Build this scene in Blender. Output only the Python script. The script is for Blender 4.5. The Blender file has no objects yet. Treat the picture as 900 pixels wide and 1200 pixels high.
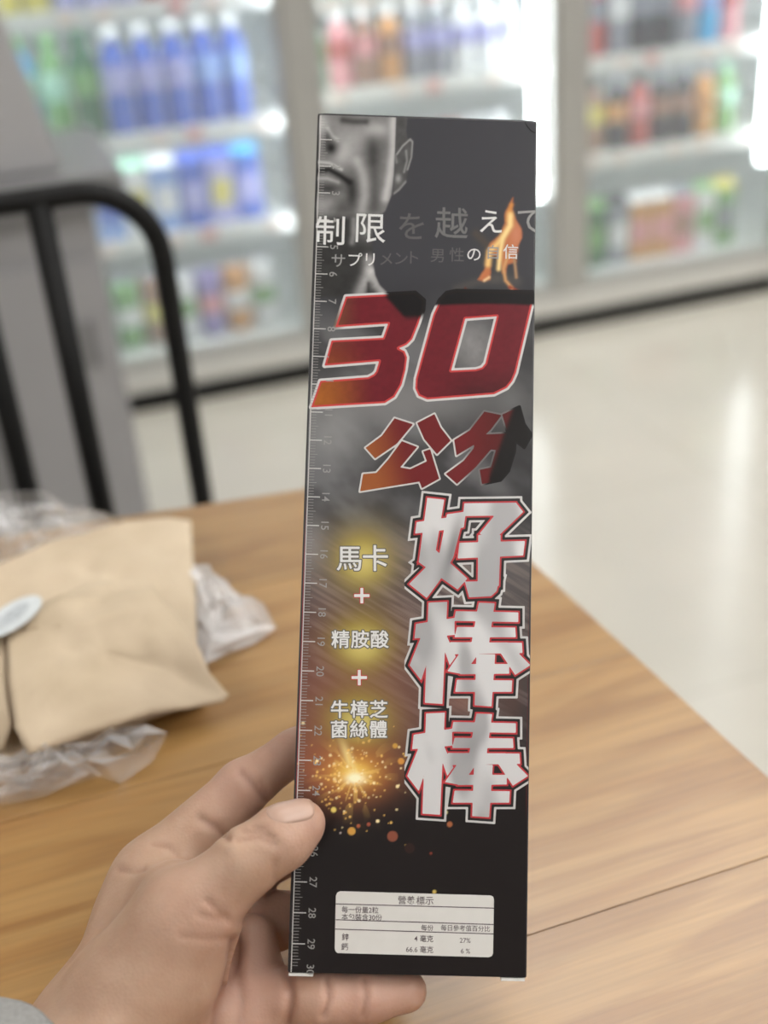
import bpy, bmesh, math, random
import numpy as np
from mathutils import Vector, Matrix
random.seed(7); np.random.seed(7)
S = bpy.context.scene
COL = S.collection
PI = math.pi

# ------------------------------------------------------------------ camera
F_PX = 1387.0                                   # 20 mm lens on a 13 x 17.3 mm sensor, 900 x 1200 frame
fw = np.array([0.2471, 0.8395, -0.4840]); rt = np.array([0.9453, -0.3185, -0.0698])
fw /= np.linalg.norm(fw); rt -= fw * (rt @ fw); rt /= np.linalg.norm(rt); up = np.cross(rt, fw)
CAM = np.array([0.0, 0.0, 1.11])
cd = bpy.data.cameras.new('camera'); cam = bpy.data.objects.new('camera', cd); COL.objects.link(cam)
cam.matrix_world = Matrix(((rt[0], up[0], -fw[0], CAM[0]), (rt[1], up[1], -fw[1], CAM[1]), (rt[2], up[2], -fw[2], CAM[2]), (0, 0, 0, 1)))
cd.sensor_fit = 'VERTICAL'; cd.sensor_height = 17.3; cd.sensor_width = 12.975; cd.lens = F_PX / 1200 * 17.3
cd.clip_start = 0.01
cd.dof.use_dof = True; cd.dof.focus_distance = 0.407; cd.dof.aperture_fstop = 2.6; cd.dof.aperture_blades = 0
S.camera = cam

# ------------------------------------------------------------------ world, exposure
w = bpy.data.worlds.new('world'); S.world = w; w.use_nodes = True
w.node_tree.nodes['Background'].inputs[0].default_value = (0.9, 0.95, 1, 1)
w.node_tree.nodes['Background'].inputs[1].default_value = 0.15
S.view_settings.view_transform = 'Standard'; S.view_settings.look = 'None'
S.view_settings.gamma = 1.0; S.view_settings.use_curve_mapping = False
S.view_settings.exposure = 0.0
CEIL_W = 4.9            # emission of the ceiling panels
LED_W = 12.0             # emission of the cooler tubes

# ------------------------------------------------------------------ helpers
def ray(px, py):
    v = rt * (px - 450) - up * (py - 600) + fw * F_PX
    return v
def at_depth(px, py, d):                        # point seen at (px, py), d metres along the view axis
    return CAM + ray(px, py) / F_PX * d
def at_z(px, py, z):
    r = ray(px, py); return CAM + r * (z - CAM[2]) / r[2]
def at_y(px, py, y):
    r = ray(px, py); return CAM + r * (y / r[1])

def new_mat(name):
    m = bpy.data.materials.new(name); m.use_nodes = True
    return m, m.node_tree, m.node_tree.nodes['Principled BSDF']
def mat(name, col, rough=0.5, metal=0.0, noise=0.0, scale=30, bump=0.0, spec=0.5, stretch=None):
    m, nt, b = new_mat(name)
    b.inputs['Base Color'].default_value = (*col, 1)
    b.inputs['Roughness'].default_value = rough; b.inputs['Metallic'].default_value = metal
    b.inputs['Specular IOR Level'].default_value = spec
    if noise or bump:
        tc = nt.nodes.new('ShaderNodeTexCoord'); n = nt.nodes.new('ShaderNodeTexNoise')
        n.inputs['Scale'].default_value = scale; n.inputs['Detail'].default_value = 4
        if stretch:
            mp = nt.nodes.new('ShaderNodeMapping'); mp.inputs['Scale'].default_value = stretch
            nt.links.new(tc.outputs['Object'], mp.inputs['Vector']); nt.links.new(mp.outputs['Vector'], n.inputs['Vector'])
        else:
            nt.links.new(tc.outputs['Object'], n.inputs['Vector'])
        if noise:
            r = nt.nodes.new('ShaderNodeMapRange')
            r.inputs['From Min'].default_value = 0.25; r.inputs['From Max'].default_value = 0.75
            r.inputs['To Min'].default_value = 1 - noise; r.inputs['To Max'].default_value = 1 + noise
            mx = nt.nodes.new('ShaderNodeVectorMath'); mx.operation = 'SCALE'
            mx.inputs[0].default_value = col
            nt.links.new(n.outputs['Fac'], r.inputs['Value']); nt.links.new(r.outputs['Result'], mx.inputs['Scale'])
            nt.links.new(mx.outputs['Vector'], b.inputs['Base Color'])
        if bump:
            bp = nt.nodes.new('ShaderNodeBump'); bp.inputs['Strength'].default_value = bump; bp.inputs['Distance'].default_value = 0.001
            nt.links.new(n.outputs['Fac'], bp.inputs['Height']); nt.links.new(bp.outputs['Normal'], b.inputs['Normal'])
    return m
def emit(name, col, s):
    m, nt, b = new_mat(name)
    b.inputs['Base Color'].default_value = (0.8, 0.8, 0.8, 1)
    b.inputs['Emission Color'].default_value = (*col, 1); b.inputs['Emission Strength'].default_value = s
    return m

def link(name, me, m=None, parent=None, loc=None):
    o = bpy.data.objects.new(name, me); COL.objects.link(o)
    if m is not None and me is not None: me.materials.append(m)
    if parent is not None: o.parent = parent
    if loc is not None: o.location = loc
    return o
def tag(o, label=None, cat=None, group=None, kind=None):
    if label: o['label'] = label
    if cat: o['category'] = cat
    if group: o['group'] = group
    if kind: o['kind'] = kind
    return o
def empty(name, loc=(0, 0, 0), rz=0.0):
    o = bpy.data.objects.new(name, None); COL.objects.link(o); o.location = loc; o.rotation_euler = (0, 0, rz); o.empty_display_size = 0.02
    return o
def bm_obj(name, bm, m, parent=None, smooth=False, loc=None):
    me = bpy.data.meshes.new(name); bmesh.ops.recalc_face_normals(bm, faces=bm.faces); bm.to_mesh(me); bm.free()
    if smooth:
        for p in me.polygons: p.use_smooth = True
    return link(name, me, m, parent, loc)
def py_obj(name, V, Fc, m, parent=None, smooth=False, loc=None):
    me = bpy.data.meshes.new(name); me.from_pydata([tuple(map(float, v)) for v in V], [], Fc); me.update()
    if smooth:
        for p in me.polygons: p.use_smooth = True
    return link(name, me, m, parent, loc)
def add_box(bm, x0, x1, y0, y1, z0, z1, bev=0.0, seg=2):
    r = bmesh.ops.create_cube(bm, size=1.0, matrix=Matrix.Translation(((x0 + x1) / 2, (y0 + y1) / 2, (z0 + z1) / 2)) @ Matrix.Diagonal((x1 - x0, y1 - y0, z1 - z0, 1)))
    if bev:
        es = list({e for v in r['verts'] for e in v.link_edges})
        bmesh.ops.bevel(bm, geom=es, offset=bev, segments=seg, affect='EDGES', profile=0.6)
def box(name, x0, x1, y0, y1, z0, z1, m, parent=None, bev=0.0):
    bm = bmesh.new(); add_box(bm, x0, x1, y0, y1, z0, z1, bev); return bm_obj(name, bm, m, parent)
def prism(name, poly, z0, z1, m, parent=None, bev=0.0):    # polygon in x, y extruded in z
    bm = bmesh.new()
    f = bm.faces.new([bm.verts.new((x, y, z0)) for x, y in poly])
    r = bmesh.ops.extrude_face_region(bm, geom=[f])
    for v in r['geom']:
        if isinstance(v, bmesh.types.BMVert): v.co.z = z1
    if bev: bmesh.ops.bevel(bm, geom=list(bm.edges), offset=bev, segments=2, affect='EDGES')
    return bm_obj(name, bm, m, parent)
def tube(bm, pts, r, n=10, caps=True):
    pts = [Vector(p) for p in pts]; rings = []; prev = None
    for i, p in enumerate(pts):
        t = (pts[min(i + 1, len(pts) - 1)] - pts[max(i - 1, 0)]).normalized()
        a = prev if prev is not None else (Vector((0, 0, 1)) if abs(t.z) < 0.9 else Vector((1, 0, 0)))
        s = (a - t * a.dot(t)).normalized(); prev = s; q = t.cross(s)
        rings.append([bm.verts.new(p + (s * math.cos(2 * PI * k / n) + q * math.sin(2 * PI * k / n)) * r) for k in range(n)])
    for a, b in zip(rings, rings[1:]):
        for k in range(n): bm.faces.new((a[k], a[(k + 1) % n], b[(k + 1) % n], b[k]))
    if caps: bm.faces.new(rings[0][::-1]); bm.faces.new(rings[-1])
def lathe_mesh(name, prof, n=18):
    V = []; Fc = []
    for r, z in prof:
        V += [(r * math.cos(2 * PI * k / n), r * math.sin(2 * PI * k / n), z) for k in range(n)]
    for i in range(len(prof) - 1):
        for k in range(n): Fc.append((i * n + k, i * n + (k + 1) % n, (i + 1) * n + (k + 1) % n, (i + 1) * n + k))
    Fc.append(tuple(range(n))[::-1]); Fc.append(tuple((len(prof) - 1) * n + k for k in range(n)))
    me = bpy.data.meshes.new(name); me.from_pydata(V, [], Fc); me.update()
    for p in me.polygons: p.use_smooth = len(p.vertices) == 4
    return me

# ------------------------------------------------------------------ room
M_wall = mat('painted_wall', (0.42, 0.41, 0.40), 0.6, noise=0.04, scale=4)
M_wallback = mat('dark_shop_wall', (0.16, 0.15, 0.14), 0.6, noise=0.05, scale=4)
M_ceil = mat('ceiling_board', (0.72, 0.71, 0.69), 0.8, noise=0.03, scale=8)
def floor_mat():
    m, nt, b = new_mat('polished_floor')
    tc = nt.nodes.new('ShaderNodeTexCoord'); n = nt.nodes.new('ShaderNodeTexNoise'); n.inputs['Scale'].default_value = 5; n.inputs['Detail'].default_value = 6
    br = nt.nodes.new('ShaderNodeTexBrick'); br.offset = 0; br.inputs['Scale'].default_value = 1.0
    br.inputs['Brick Width'].default_value = 0.6; br.inputs['Row Height'].default_value = 0.6; br.inputs['Mortar Size'].default_value = 0.0025
    br.inputs['Color1'].default_value = (0.50, 0.465, 0.40, 1); br.inputs['Color2'].default_value = (0.488, 0.455, 0.39, 1); br.inputs['Mortar'].default_value = (0.42, 0.385, 0.32, 1)
    mr = nt.nodes.new('ShaderNodeMapRange'); mr.inputs['To Min'].default_value = 0.9; mr.inputs['To Max'].default_value = 1.1
    vm = nt.nodes.new('ShaderNodeVectorMath'); vm.operation = 'SCALE'
    L = nt.links.new
    L(tc.outputs['Object'], n.inputs['Vector']); L(tc.outputs['Object'], br.inputs['Vector']); L(n.outputs['Fac'], mr.inputs['Value'])
    L(br.outputs['Color'], vm.inputs[0]); L(mr.outputs['Result'], vm.inputs['Scale']); L(vm.outputs['Vector'], b.inputs['Base Color'])
    b.inputs['Roughness'].default_value = 0.2; b.inputs['Specular IOR Level'].default_value = 0.55
    return m
XL, XR, YB, YF, ZC = -2.6, 4.6, -3.0, 2.66, 2.8
def structure(name, *a, m=None): return tag(box(name, *a, m), kind='structure')
structure('floor', XL, XR, YB, YF + 0.9, -0.06, 0.0, m=floor_mat())
structure('ceiling', XL, XR, YB, YF + 0.9, ZC, ZC + 0.06, m=M_ceil)
structure('wall_left', XL - 0.08, XL, YB, YF + 0.9, 0, ZC, m=M_wall)
structure('wall_right', XR, XR + 0.08, YB, YF + 0.9, 0, ZC, m=M_wall)
structure('wall_back', XL, XR, YB - 0.08, YB, 0, ZC, m=M_wallback)
structure('wall_front', XL, XR, YF + 0.82, YF + 0.9, 0, ZC, m=M_wall)
structure('trim_1', -0.62, XR, YF + 0.02, YF + 0.80, 2.12, ZC, m=M_wall)        # bulkhead above the cooler
structure('trim_2', XL, -0.63, YF + 0.02, YF + 0.80, 0, ZC, m=M_wall)

M_lframe = mat('white_lamp_frame', (0.8, 0.8, 0.8), 0.4, noise=0.02, scale=20)
M_diff = emit('lamp_diffuser', (1.0, 0.985, 0.965), CEIL_W)
ci = 0
rows = ['row nearest the cooler', 'second row from the cooler', 'row over the seats', 'row behind the seats']
colsn = ['leftmost', 'second', 'third', 'fourth', 'rightmost']
for yi, y in enumerate((1.72, 0.2, -1.3, -2.35)):
    for xi, x in enumerate((-1.75, 0.72, 1.46, 2.6, 3.8)):
        t = tag(empty('ceiling_light', (x, y, ZC)), 'recessed white ceiling panel lamp, %s of the %s' % (colsn[xi], rows[yi]), 'ceiling lamp', 'ceiling panel lamps')
        bm = bmesh.new()
        for a in ((-0.32, -0.29, -0.62, 0.62), (0.29, 0.32, -0.62, 0.62), (-0.29, 0.29, -0.62, -0.59), (-0.29, 0.29, 0.59, 0.62)):
            add_box(bm, *a, -0.03, -0.001)
        bm_obj('lamp_frame', bm, M_lframe, t)
        box('diffuser', -0.289, 0.289, -0.589, 0.589, -0.02, -0.004, M_diff, t)

# ------------------------------------------------------------------ beverage cooler
M_alu = mat('brushed_aluminium', (0.46, 0.455, 0.43), 0.35, 0.35, noise=0.05, scale=6, stretch=(40, 40, 1))
M_sill = mat('pale_sill_metal', (0.66, 0.65, 0.61), 0.35, 0.2, noise=0.03, scale=10)
M_black = mat('black_kick_plate', (0.008, 0.008, 0.008), 0.6, noise=0.1, scale=10, spec=0.15)
M_shelf = mat('white_shelf', (0.80, 0.82, 0.80), 0.45, noise=0.03, scale=10)
M_rail = mat('white_price_rail', (0.86, 0.88, 0.87), 0.35, noise=0.03, scale=12)
M_tagred = mat('red_price_tag', (0.78, 0.42, 0.40), 0.5, noise=0.1, scale=50)
M_tagwhite = mat('pale_price_tag', (0.9, 0.78, 0.72), 0.5, noise=0.05, scale=50)
M_inner = mat('cooler_lining', (0.78, 0.81, 0.81), 0.5, noise=0.03, scale=6)
M_shelffill = emit('added_fill_strip', (0.95, 0.98, 1.0), 9.0)  # glow of the added strips under the shelves, brightens caps and rails
M_led = emit('cooler_tube', (0.93, 0.98, 1.0), LED_W)
def glass_mat(name, tint=(0.97, 0.985, 0.98), refl=0.06, rough=0.02, haze=0.07):
    m = bpy.data.materials.new(name); m.use_nodes = True; nt = m.node_tree
    nt.nodes.remove(nt.nodes['Principled BSDF'])
    out = nt.nodes['Material Output']; t = nt.nodes.new('ShaderNodeBsdfTransparent'); g = nt.nodes.new('ShaderNodeBsdfGlossy'); mx = nt.nodes.new('ShaderNodeMixShader')
    t.inputs['Color'].default_value = (*tint, 1); g.inputs['Roughness'].default_value = rough
    mx.inputs['Fac'].default_value = refl
    tr = nt.nodes.new('ShaderNodeBsdfTranslucent'); df = nt.nodes.new('ShaderNodeBsdfDiffuse'); m2 = nt.nodes.new('ShaderNodeMixShader'); m3 = nt.nodes.new('ShaderNodeMixShader')
    tr.inputs['Color'].default_value = (0.9, 0.95, 1, 1); df.inputs['Color'].default_value = (0.85, 0.88, 0.9, 1)
    nt.links.new(tr.outputs[0], m2.inputs[1]); nt.links.new(df.outputs[0], m2.inputs[2])          # whitish veil mixed into the pane, added to pale the drinks behind
    m3.inputs['Fac'].default_value = haze
    nt.links.new(t.outputs[0], m3.inputs[1]); nt.links.new(m2.outputs[0], m3.inputs[2])
    nt.links.new(m3.outputs[0], mx.inputs[1]); nt.links.new(g.outputs[0], mx.inputs[2]); nt.links.new(mx.outputs[0], out.inputs['Surface'])
    return m
M_glass = glass_mat('cooler_glass', refl=0.08)
M_handle = mat('grey_handle', (0.25, 0.25, 0.25), 0.35, 0.6, noise=0.05, scale=20)
MULL = [-0.64, 0.02, 0.675, 1.33, 1.985, 2.64, 3.295, 3.95]; MW = 0.036
cool = tag(empty('beverage_cooler', (1.65, YF, 0)), 'long glass-door drinks cooler with pale metal frame and black kick plate along the far wall', 'cooler')
def cb(name, x0, x1, y0, y1, z0, z1, m, par=None, bev=0.0):      # world box as a child of the cooler (or of a child placed at its origin)
    return box(name, x0 - 1.65, x1 - 1.65, y0 - YF, y1 - YF, z0, z1, m, par or cool, bev)
cb('kick_plate', -0.62, 4.0, YF - 0.016, YF + 0.05, 0.0, 0.040, M_black)
cb('sill', -0.62, 4.0, YF - 0.012, YF + 0.06, 0.0405, 0.088, M_sill, bev=0.004)
cb('plinth', -0.62, 4.0, YF + 0.06, YF + 0.75, 0.005, 0.10, M_inner)
cb('back_panel', -0.62, 4.0, YF + 0.72, YF + 0.75, 0.10, 2.08, M_inner)
cb('roof', -0.62, 4.0, YF + 0.05, YF + 0.75, 2.08, 2.11, M_inner)
cb('header', -0.62, 4.0, YF - 0.01, YF + 0.05, 1.98, 2.11, M_alu, bev=0.004)
for i, x in enumerate(MULL):
    cb('mullion', x - MW, x + MW, YF, YF + 0.05, 0.088, 1.98, M_alu, bev=0.006)
SHELF = {1: (0.375, 0.605, 0.87, 1.12, 1.38, 1.64), 2: (0.365, 0.64, 0.84, 1.09, 1.35, 1.62), 3: (0.405, 0.637, 0.89, 1.14, 1.4, 1.66)}
YS = YF + 0.10                                    # front of the shelves
for i in range(7):
    x0, x1 = MULL[i] + MW, MULL[i + 1] - MW
    dr = link('door', None, None, cool); dr.location = (0, 0, 0)
    bm = bmesh.new()
    for a in ((x0 + 0.001, x0 + 0.014, 0.09, 1.978), (x1 - 0.014, x1 - 0.001, 0.09, 1.978), (x0 + 0.014, x1 - 0.014, 0.09, 0.118), (x0 + 0.014, x1 - 0.014, 1.95, 1.978)):
        add_box(bm, a[0] - 1.65, a[1] - 1.65, 0.004, 0.034, a[2], a[3], 0.002)
    bm_obj('door_frame', bm, M_alu, dr)
    cb('glass_pane', x0 + 0.013, x1 - 0.013, YF + 0.016, YF + 0.022, 0.116, 1.952, M_glass, dr)
    cb('door_handle', x0 + 0.018, x0 + 0.034, YF - 0.045, YF - 0.025, 0.98, 1.42, M_handle, dr, bev=0.004)
    ss = SHELF.get(i, SHELF[3])
    for z in ss:
        sh = cb('shelf', x0 - 0.02, x1 + 0.02, YS, YS + 0.5, z - 0.012, z - 0.002, M_shelf)
        bm = bmesh.new(); add_box(bm, x0 - 0.02 - 1.65, x1 + 0.02 - 1.65, YS - 0.014 - YF, YS - 0.002 - YF, z - 0.030, z + 0.006, 0.002)
        bm_obj('price_rail', bm, M_rail, sh)
        cb('added_shelf_fill', x0 + 0.03, x1 - 0.03, YS + 0.004, YS + 0.016, z - 0.022, z - 0.0125, M_shelffill, sh)  # added glowing strip, hidden by the rail, to brighten the drinks
        for k in range(7):
            if (k + i + int(z * 10)) % 3 == 0: continue
            xx = x0 + 0.05 + k * 0.078
            cb('price_tag', xx, xx + 0.036, YS - 0.017, YS - 0.0145, z - 0.026, z + 0.002, M_tagred if (k + i) % 5 == 0 else M_tagwhite, sh)
    sh_ = 0.045 if i == 1 else 0.0
    bm = bmesh.new(); add_box(bm, x1 - 0.040 - 1.65 + sh_, x1 - 0.014 - 1.65 + sh_, 0.052, 0.074, 0.33, 1.93, 0.006); bm_obj('light_tube', bm, M_led, cool)
    cb('ceiling_tube', x0 + 0.03, x1 - 0.08, YF + 0.12, YF + 0.15, 2.04, 2.07, M_led, cool)

# drinks
PAL = {'blue': (0.10, 0.17, 0.62), 'pale blue': (0.30, 0.45, 0.85), 'green': (0.22, 0.42, 0.18), 'dark green': (0.07, 0.17, 0.10), 'white': (0.82, 0.84, 0.86), 'yellow': (0.72, 0.65, 0.20),
       'red': (0.50, 0.12, 0.12), 'brown': (0.36, 0.22, 0.17), 'orange': (0.65, 0.34, 0.14), 'black': (0.06, 0.06, 0.08), 'purple': (0.30, 0.25, 0.55), 'pink': (0.75, 0.35, 0.38), 'grey': (0.30, 0.32, 0.38), 'mint': (0.45, 0.75, 0.60), 'cyan': (0.1, 0.45, 0.8), 'lilac': (0.45, 0.45, 0.8)}
MP = {k: mat('drink_' + k.replace(' ', '_'), v, 0.3, noise=0.12, scale=40) for k, v in PAL.items()}
PROTO = {}
def proto(kind, col, cap, h, r):
    key = (kind, col, cap, h, r)
    if key in PROTO: return PROTO[key]
    if kind == 'bottle':
        body = lathe_mesh('bottle_body', [(r * 0.9, 0), (r, 0.006), (r, 0.3 * h), (r * 0.94, 0.36 * h), (r, 0.42 * h), (r, 0.66 * h), (r * 0.85, 0.76 * h), (r * 0.45, 0.87 * h), (r * 0.42, 0.90 * h)])
        capm = lathe_mesh('bottle_cap', [(r * 0.5, 0.895 * h), (r * 0.55, 0.90 * h), (r * 0.55, 0.985 * h), (r * 0.45, h)])
        labm = lathe_mesh('bottle_label', [(r * 1.01, 0.40 * h), (r * 1.02, 0.42 * h), (r * 1.02, 0.64 * h), (r * 1.01, 0.66 * h)])
    elif kind == 'can':
        body = lathe_mesh('can_body', [(r * 0.8, 0), (r, 0.01), (r, 0.9 * h), (r * 0.82, h)])
        capm = lathe_mesh('can_lid', [(r * 0.80, h), (r * 0.78, h + 0.002), (r * 0.7, h + 0.001)])
        labm = lathe_mesh('can_band', [(r * 1.005, 0.35 * h), (r * 1.015, 0.36 * h), (r * 1.015, 0.6 * h), (r * 1.005, 0.61 * h)])
    else:
        bm = bmesh.new(); add_box(bm, -r, r, -r, r, 0, h * 0.86, 0.003); me = bpy.data.meshes.new('carton_body'); bm.to_mesh(me); bm.free(); body = me
        bm = bmesh.new()
        v = [bm.verts.new(q) for q in ((-r, -r, h * 0.861), (r, -r, h * 0.861), (r, r, h * 0.861), (-r, r, h * 0.861), (-r, 0, h * 0.97), (r, 0, h * 0.97), (-r, 0, h), (r, 0, h))]
        for q in ((0, 1, 5, 4), (2, 3, 4, 5), (0, 4, 3), (1, 2, 5), (3, 2, 1, 0)): bm.faces.new([v[j] for j in q])
        add_box(bm, -r, r, -0.002, 0.002, h * 0.965, h)
        capm = bpy.data.meshes.new('carton_top'); bm.to_mesh(capm); bm.free()
        bm = bmesh.new(); add_box(bm, -r * 0.8, r * 0.8, -r * 1.02, -r * 1.003, h * 0.25, h * 0.6); labm = bpy.data.meshes.new('carton_band'); bm.to_mesh(labm); bm.free()
    PROTO[key] = (body, capm, labm, {'bottle': ('body', 'cap', 'label'), 'can': ('body', 'lid', 'band'), 'carton': ('body', 'gable', 'band')}[kind])
    return PROTO[key]
PCACHE = {}
def drink(kind, col, cap, lab, x, y, z, h, r, label, group):
    key = (kind, col, cap, lab, h, r)
    if key not in PCACHE:
        b, c, l, nm = proto(kind, col, cap, h, r)
        root = empty(kind + '_of_drink', (x, y, z))
        for me, mm, n in ((b, MP[col], nm[0]), (c, MP[cap], nm[1]), (l, MP[lab], nm[2])):
            me2 = me.copy(); link(n, me2, mm, root)
        PCACHE[key] = root; o = root
    else:
        src = PCACHE[key]; o = src.copy(); COL.objects.link(o)
        for ch in src.children:
            c2 = ch.copy(); c2.parent = o; COL.objects.link(c2)
    o.location = (x, y, z); o.rotation_euler = (0, 0, random.uniform(-0.3, 0.3) if kind != 'carton' else 0)
    return tag(o, label, kind if kind != 'carton' else 'carton', group)
DOORN = {0: 'the hidden door', 1: 'left cooler door', 2: 'middle cooler door', 3: 'right cooler door', 4: 'last cooler door'}
ORD = ['%s from left' % s for s in ('first', 'second', 'third', 'fourth', 'fifth', 'sixth', 'seventh', 'eighth', 'ninth', 'tenth')]
def stock(door, z, shelfname, seq, h, r, pitch, x0=None, y=YS + 0.045):
    xs = MULL[door] + MW + 0.035 if x0 is None else x0
    k = 0
    cnt = {}
    for kind, col, cap, lab, n in seq:
        for j in range(n):
            x = xs + k * pitch; k += 1
            if x > MULL[door + 1] - MW - 0.045: return
            extra = {'bottle': '%s bottle with %s cap' % (col, cap), 'can': '%s can with %s band' % (col, lab), 'carton': '%s gable carton with %s band' % (col, lab)}[kind]
            nm = '%s, %s on %s, %s' % (extra, ORD[k - 1], shelfname, DOORN[door])
            key = (kind, col, cap, lab)
            drink(kind, col, cap, lab, x, y + random.uniform(0, 0.008), z, h * 1.0, r, nm, 'drinks on the %s behind the %s' % (shelfname, DOORN[door]))
# left door
stock(1, 0.87, 'top shelf in view', [('bottle', 'yellow', 'green', 'mint', 2), ('bottle', 'lilac', 'white', 'blue', 3), ('bottle', 'red', 'white', 'lilac', 2), ('bottle', 'purple', 'white', 'lilac', 3)], 0.20, 0.029, 0.062)
stock(1, 0.605, 'upper shelf', [('bottle', 'cyan', 'green', 'mint', 1), ('bottle', 'green', 'green', 'mint', 1), ('bottle', 'dark green', 'dark green', 'green', 1), ('bottle', 'blue', 'white', 'lilac', 3), ('bottle', 'blue', 'white', 'pale blue', 2), ('bottle', 'purple', 'white', 'green', 1)], 0.22, 0.031, 0.0665)
stock(1, 0.375, 'middle shelf', [('bottle', 'white', 'white', 'mint', 2), ('carton', 'pale blue', 'white', 'blue', 1), ('carton', 'white', 'mint', 'yellow', 1), ('carton', 'pale blue', 'white', 'white', 1), ('carton', 'blue', 'blue', 'lilac', 1), ('carton', 'lilac', 'blue', 'yellow', 1), ('carton', 'blue', 'cyan', 'lilac', 2)], 0.175, 0.030, 0.066)
stock(1, 0.105, 'bottom deck', [('can', 'mint', 'white', 'green', 2), ('can', 'green', 'grey', 'white', 1), ('can', 'brown', 'grey', 'yellow', 1), ('can', 'white', 'grey', 'green', 1), ('can', 'purple', 'grey', 'pink', 1), ('can', 'orange', 'grey', 'white', 1), ('can', 'white', 'grey', 'green', 2)], 0.165, 0.031, 0.067)
# middle door
stock(2, 0.84, 'top shelf in view', [('bottle', 'mint', 'white', 'white', 2), ('bottle', 'brown', 'white', 'pink', 4), ('bottle', 'orange', 'red', 'brown', 2)], 0.2, 0.029, 0.063)
stock(2, 0.64, 'upper shelf', [('bottle', 'mint', 'white', 'green', 1), ('bottle', 'pink', 'white', 'red', 1), ('bottle', 'brown', 'white', 'pink', 1), ('bottle', 'orange', 'white', 'brown', 1), ('bottle', 'grey', 'white', 'lilac', 2), ('bottle', 'white', 'white', 'lilac', 3)], 0.165, 0.029, 0.061)
stock(2, 0.365, 'middle shelf', [('can', 'yellow', 'grey', 'white', 3), ('can', 'red', 'grey', 'white', 3), ('can', 'white', 'grey', 'blue', 3)], 0.17, 0.03, 0.064)
stock(2, 0.105, 'bottom deck', [('can', 'white', 'grey', 'pale blue', 4), ('can', 'grey', 'grey', 'white', 4)], 0.17, 0.03, 0.066)
# right door
stock(3, 0.89, 'top shelf in view', [('bottle', 'red', 'white', 'grey', 3), ('bottle', 'cyan', 'white', 'pale blue', 3), ('bottle', 'pink', 'white', 'red', 3)], 0.2, 0.03, 0.064)
stock(3, 0.637, 'upper shelf', [('bottle', 'black', 'red', 'purple', 1), ('bottle', 'red', 'black', 'grey', 1), ('bottle', 'grey', 'white', 'white', 1), ('bottle', 'black', 'white', 'grey', 2), ('bottle', 'grey', 'red', 'pink', 1), ('bottle', 'cyan', 'red', 'pale blue', 1), ('bottle', 'pink', 'white', 'red', 2)], 0.205, 0.029, 0.063)
stock(3, 0.405, 'middle shelf', [('bottle', 'dark green', 'green', 'brown', 1), ('bottle', 'brown', 'black', 'yellow', 1), ('bottle', 'black', 'grey', 'orange', 1), ('bottle', 'red', 'black', 'pink', 1), ('bottle', 'black', 'grey', 'brown', 2), ('bottle', 'orange', 'grey', 'orange', 1), ('bottle', 'green', 'mint', 'mint', 2)], 0.175, 0.029, 0.064)
stock(3, 0.105, 'bottom deck', [('carton', 'mint', 'green', 'yellow', 1), ('carton', 'dark green', 'green', 'green', 1), ('carton', 'grey', 'black', 'white', 1), ('carton', 'orange', 'white', 'pink', 2), ('carton', 'pink', 'grey', 'brown', 1), ('carton', 'white', 'green', 'green', 1), ('carton', 'green', 'yellow', 'grey', 2)], 0.18, 0.0295, 0.065)
# the next door at the right edge
for zz, sn, cc in ((0.89, 'top shelf in view', 'red'), (0.637, 'upper shelf', 'white'), (0.405, 'middle shelf', 'orange'), (0.105, 'bottom deck', 'yellow')):
    stock(4, zz, sn, [('bottle', cc, 'white', 'grey', 2), ('bottle', 'white', 'grey', cc, 2)], 0.18, 0.029, 0.063)

# ------------------------------------------------------------------ grey cabinet at left
M_grey = mat('grey_laminate', (0.33, 0.325, 0.33), 0.5, noise=0.03, scale=8)
M_grey2 = mat('darker_grey_laminate', (0.21, 0.208, 0.212), 0.45, noise=0.03, scale=8)
M_hood = mat('grey_hood_panel', (0.42, 0.415, 0.42), 0.55, noise=0.03, scale=8)
YC = 2.0
cab = tag(empty('recycling_cabinet', (-0.24, YC, 0)), 'grey sorting cabinet with sloping hood and jutting tray left of the cooler', 'cabinet')
def kb(name, x0, x1, y0, y1, z0, z1, m, par=None, bev=0.0): return box(name, x0 + 0.24, x1 + 0.24, y0 - YC, y1 - YC, z0, z1, m, par or cab, bev)
kb('body', -0.62, 0.134, YC, YC + 0.42, 0.0, 0.64, M_grey, bev=0.004)
for k, (a, b_) in enumerate(((-0.60, -0.36), (-0.35, -0.11), (-0.10, 0.118))):
    d_ = kb('door', a, b_, YC - 0.016, YC - 0.001, 0.05, 0.56, M_grey, bev=0.003)
    kb('door_handle', b_ - 0.035, b_ - 0.02, YC - 0.028, YC - 0.0165, 0.38, 0.46, M_grey2, d_)
kb('tray', -0.60, 0.19, YC - 0.03, YC + 0.40, 0.642, 0.70, M_grey2, bev=0.006)
bm = bmesh.new()
prof = [(-0.62, 0.702), (0.102, 0.702), (0.030, 1.08), (-0.62, 1.08)]
vs = [[bm.verts.new((x + 0.24, y - YC, z)) for x, z in prof] for y in (YC + 0.03, YC + 0.36)]
bm.faces.new(vs[0]); bm.faces.new(vs[1][::-1])
for k in range(4): bm.faces.new((vs[0][k], vs[0][(k + 1) % 4], vs[1][(k + 1) % 4], vs[1][k]))
bmesh.ops.bevel(bm, geom=list(bm.edges), offset=0.004, segments=2, affect='EDGES')
bm_obj('hood', bm, M_hood, cab)

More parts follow.
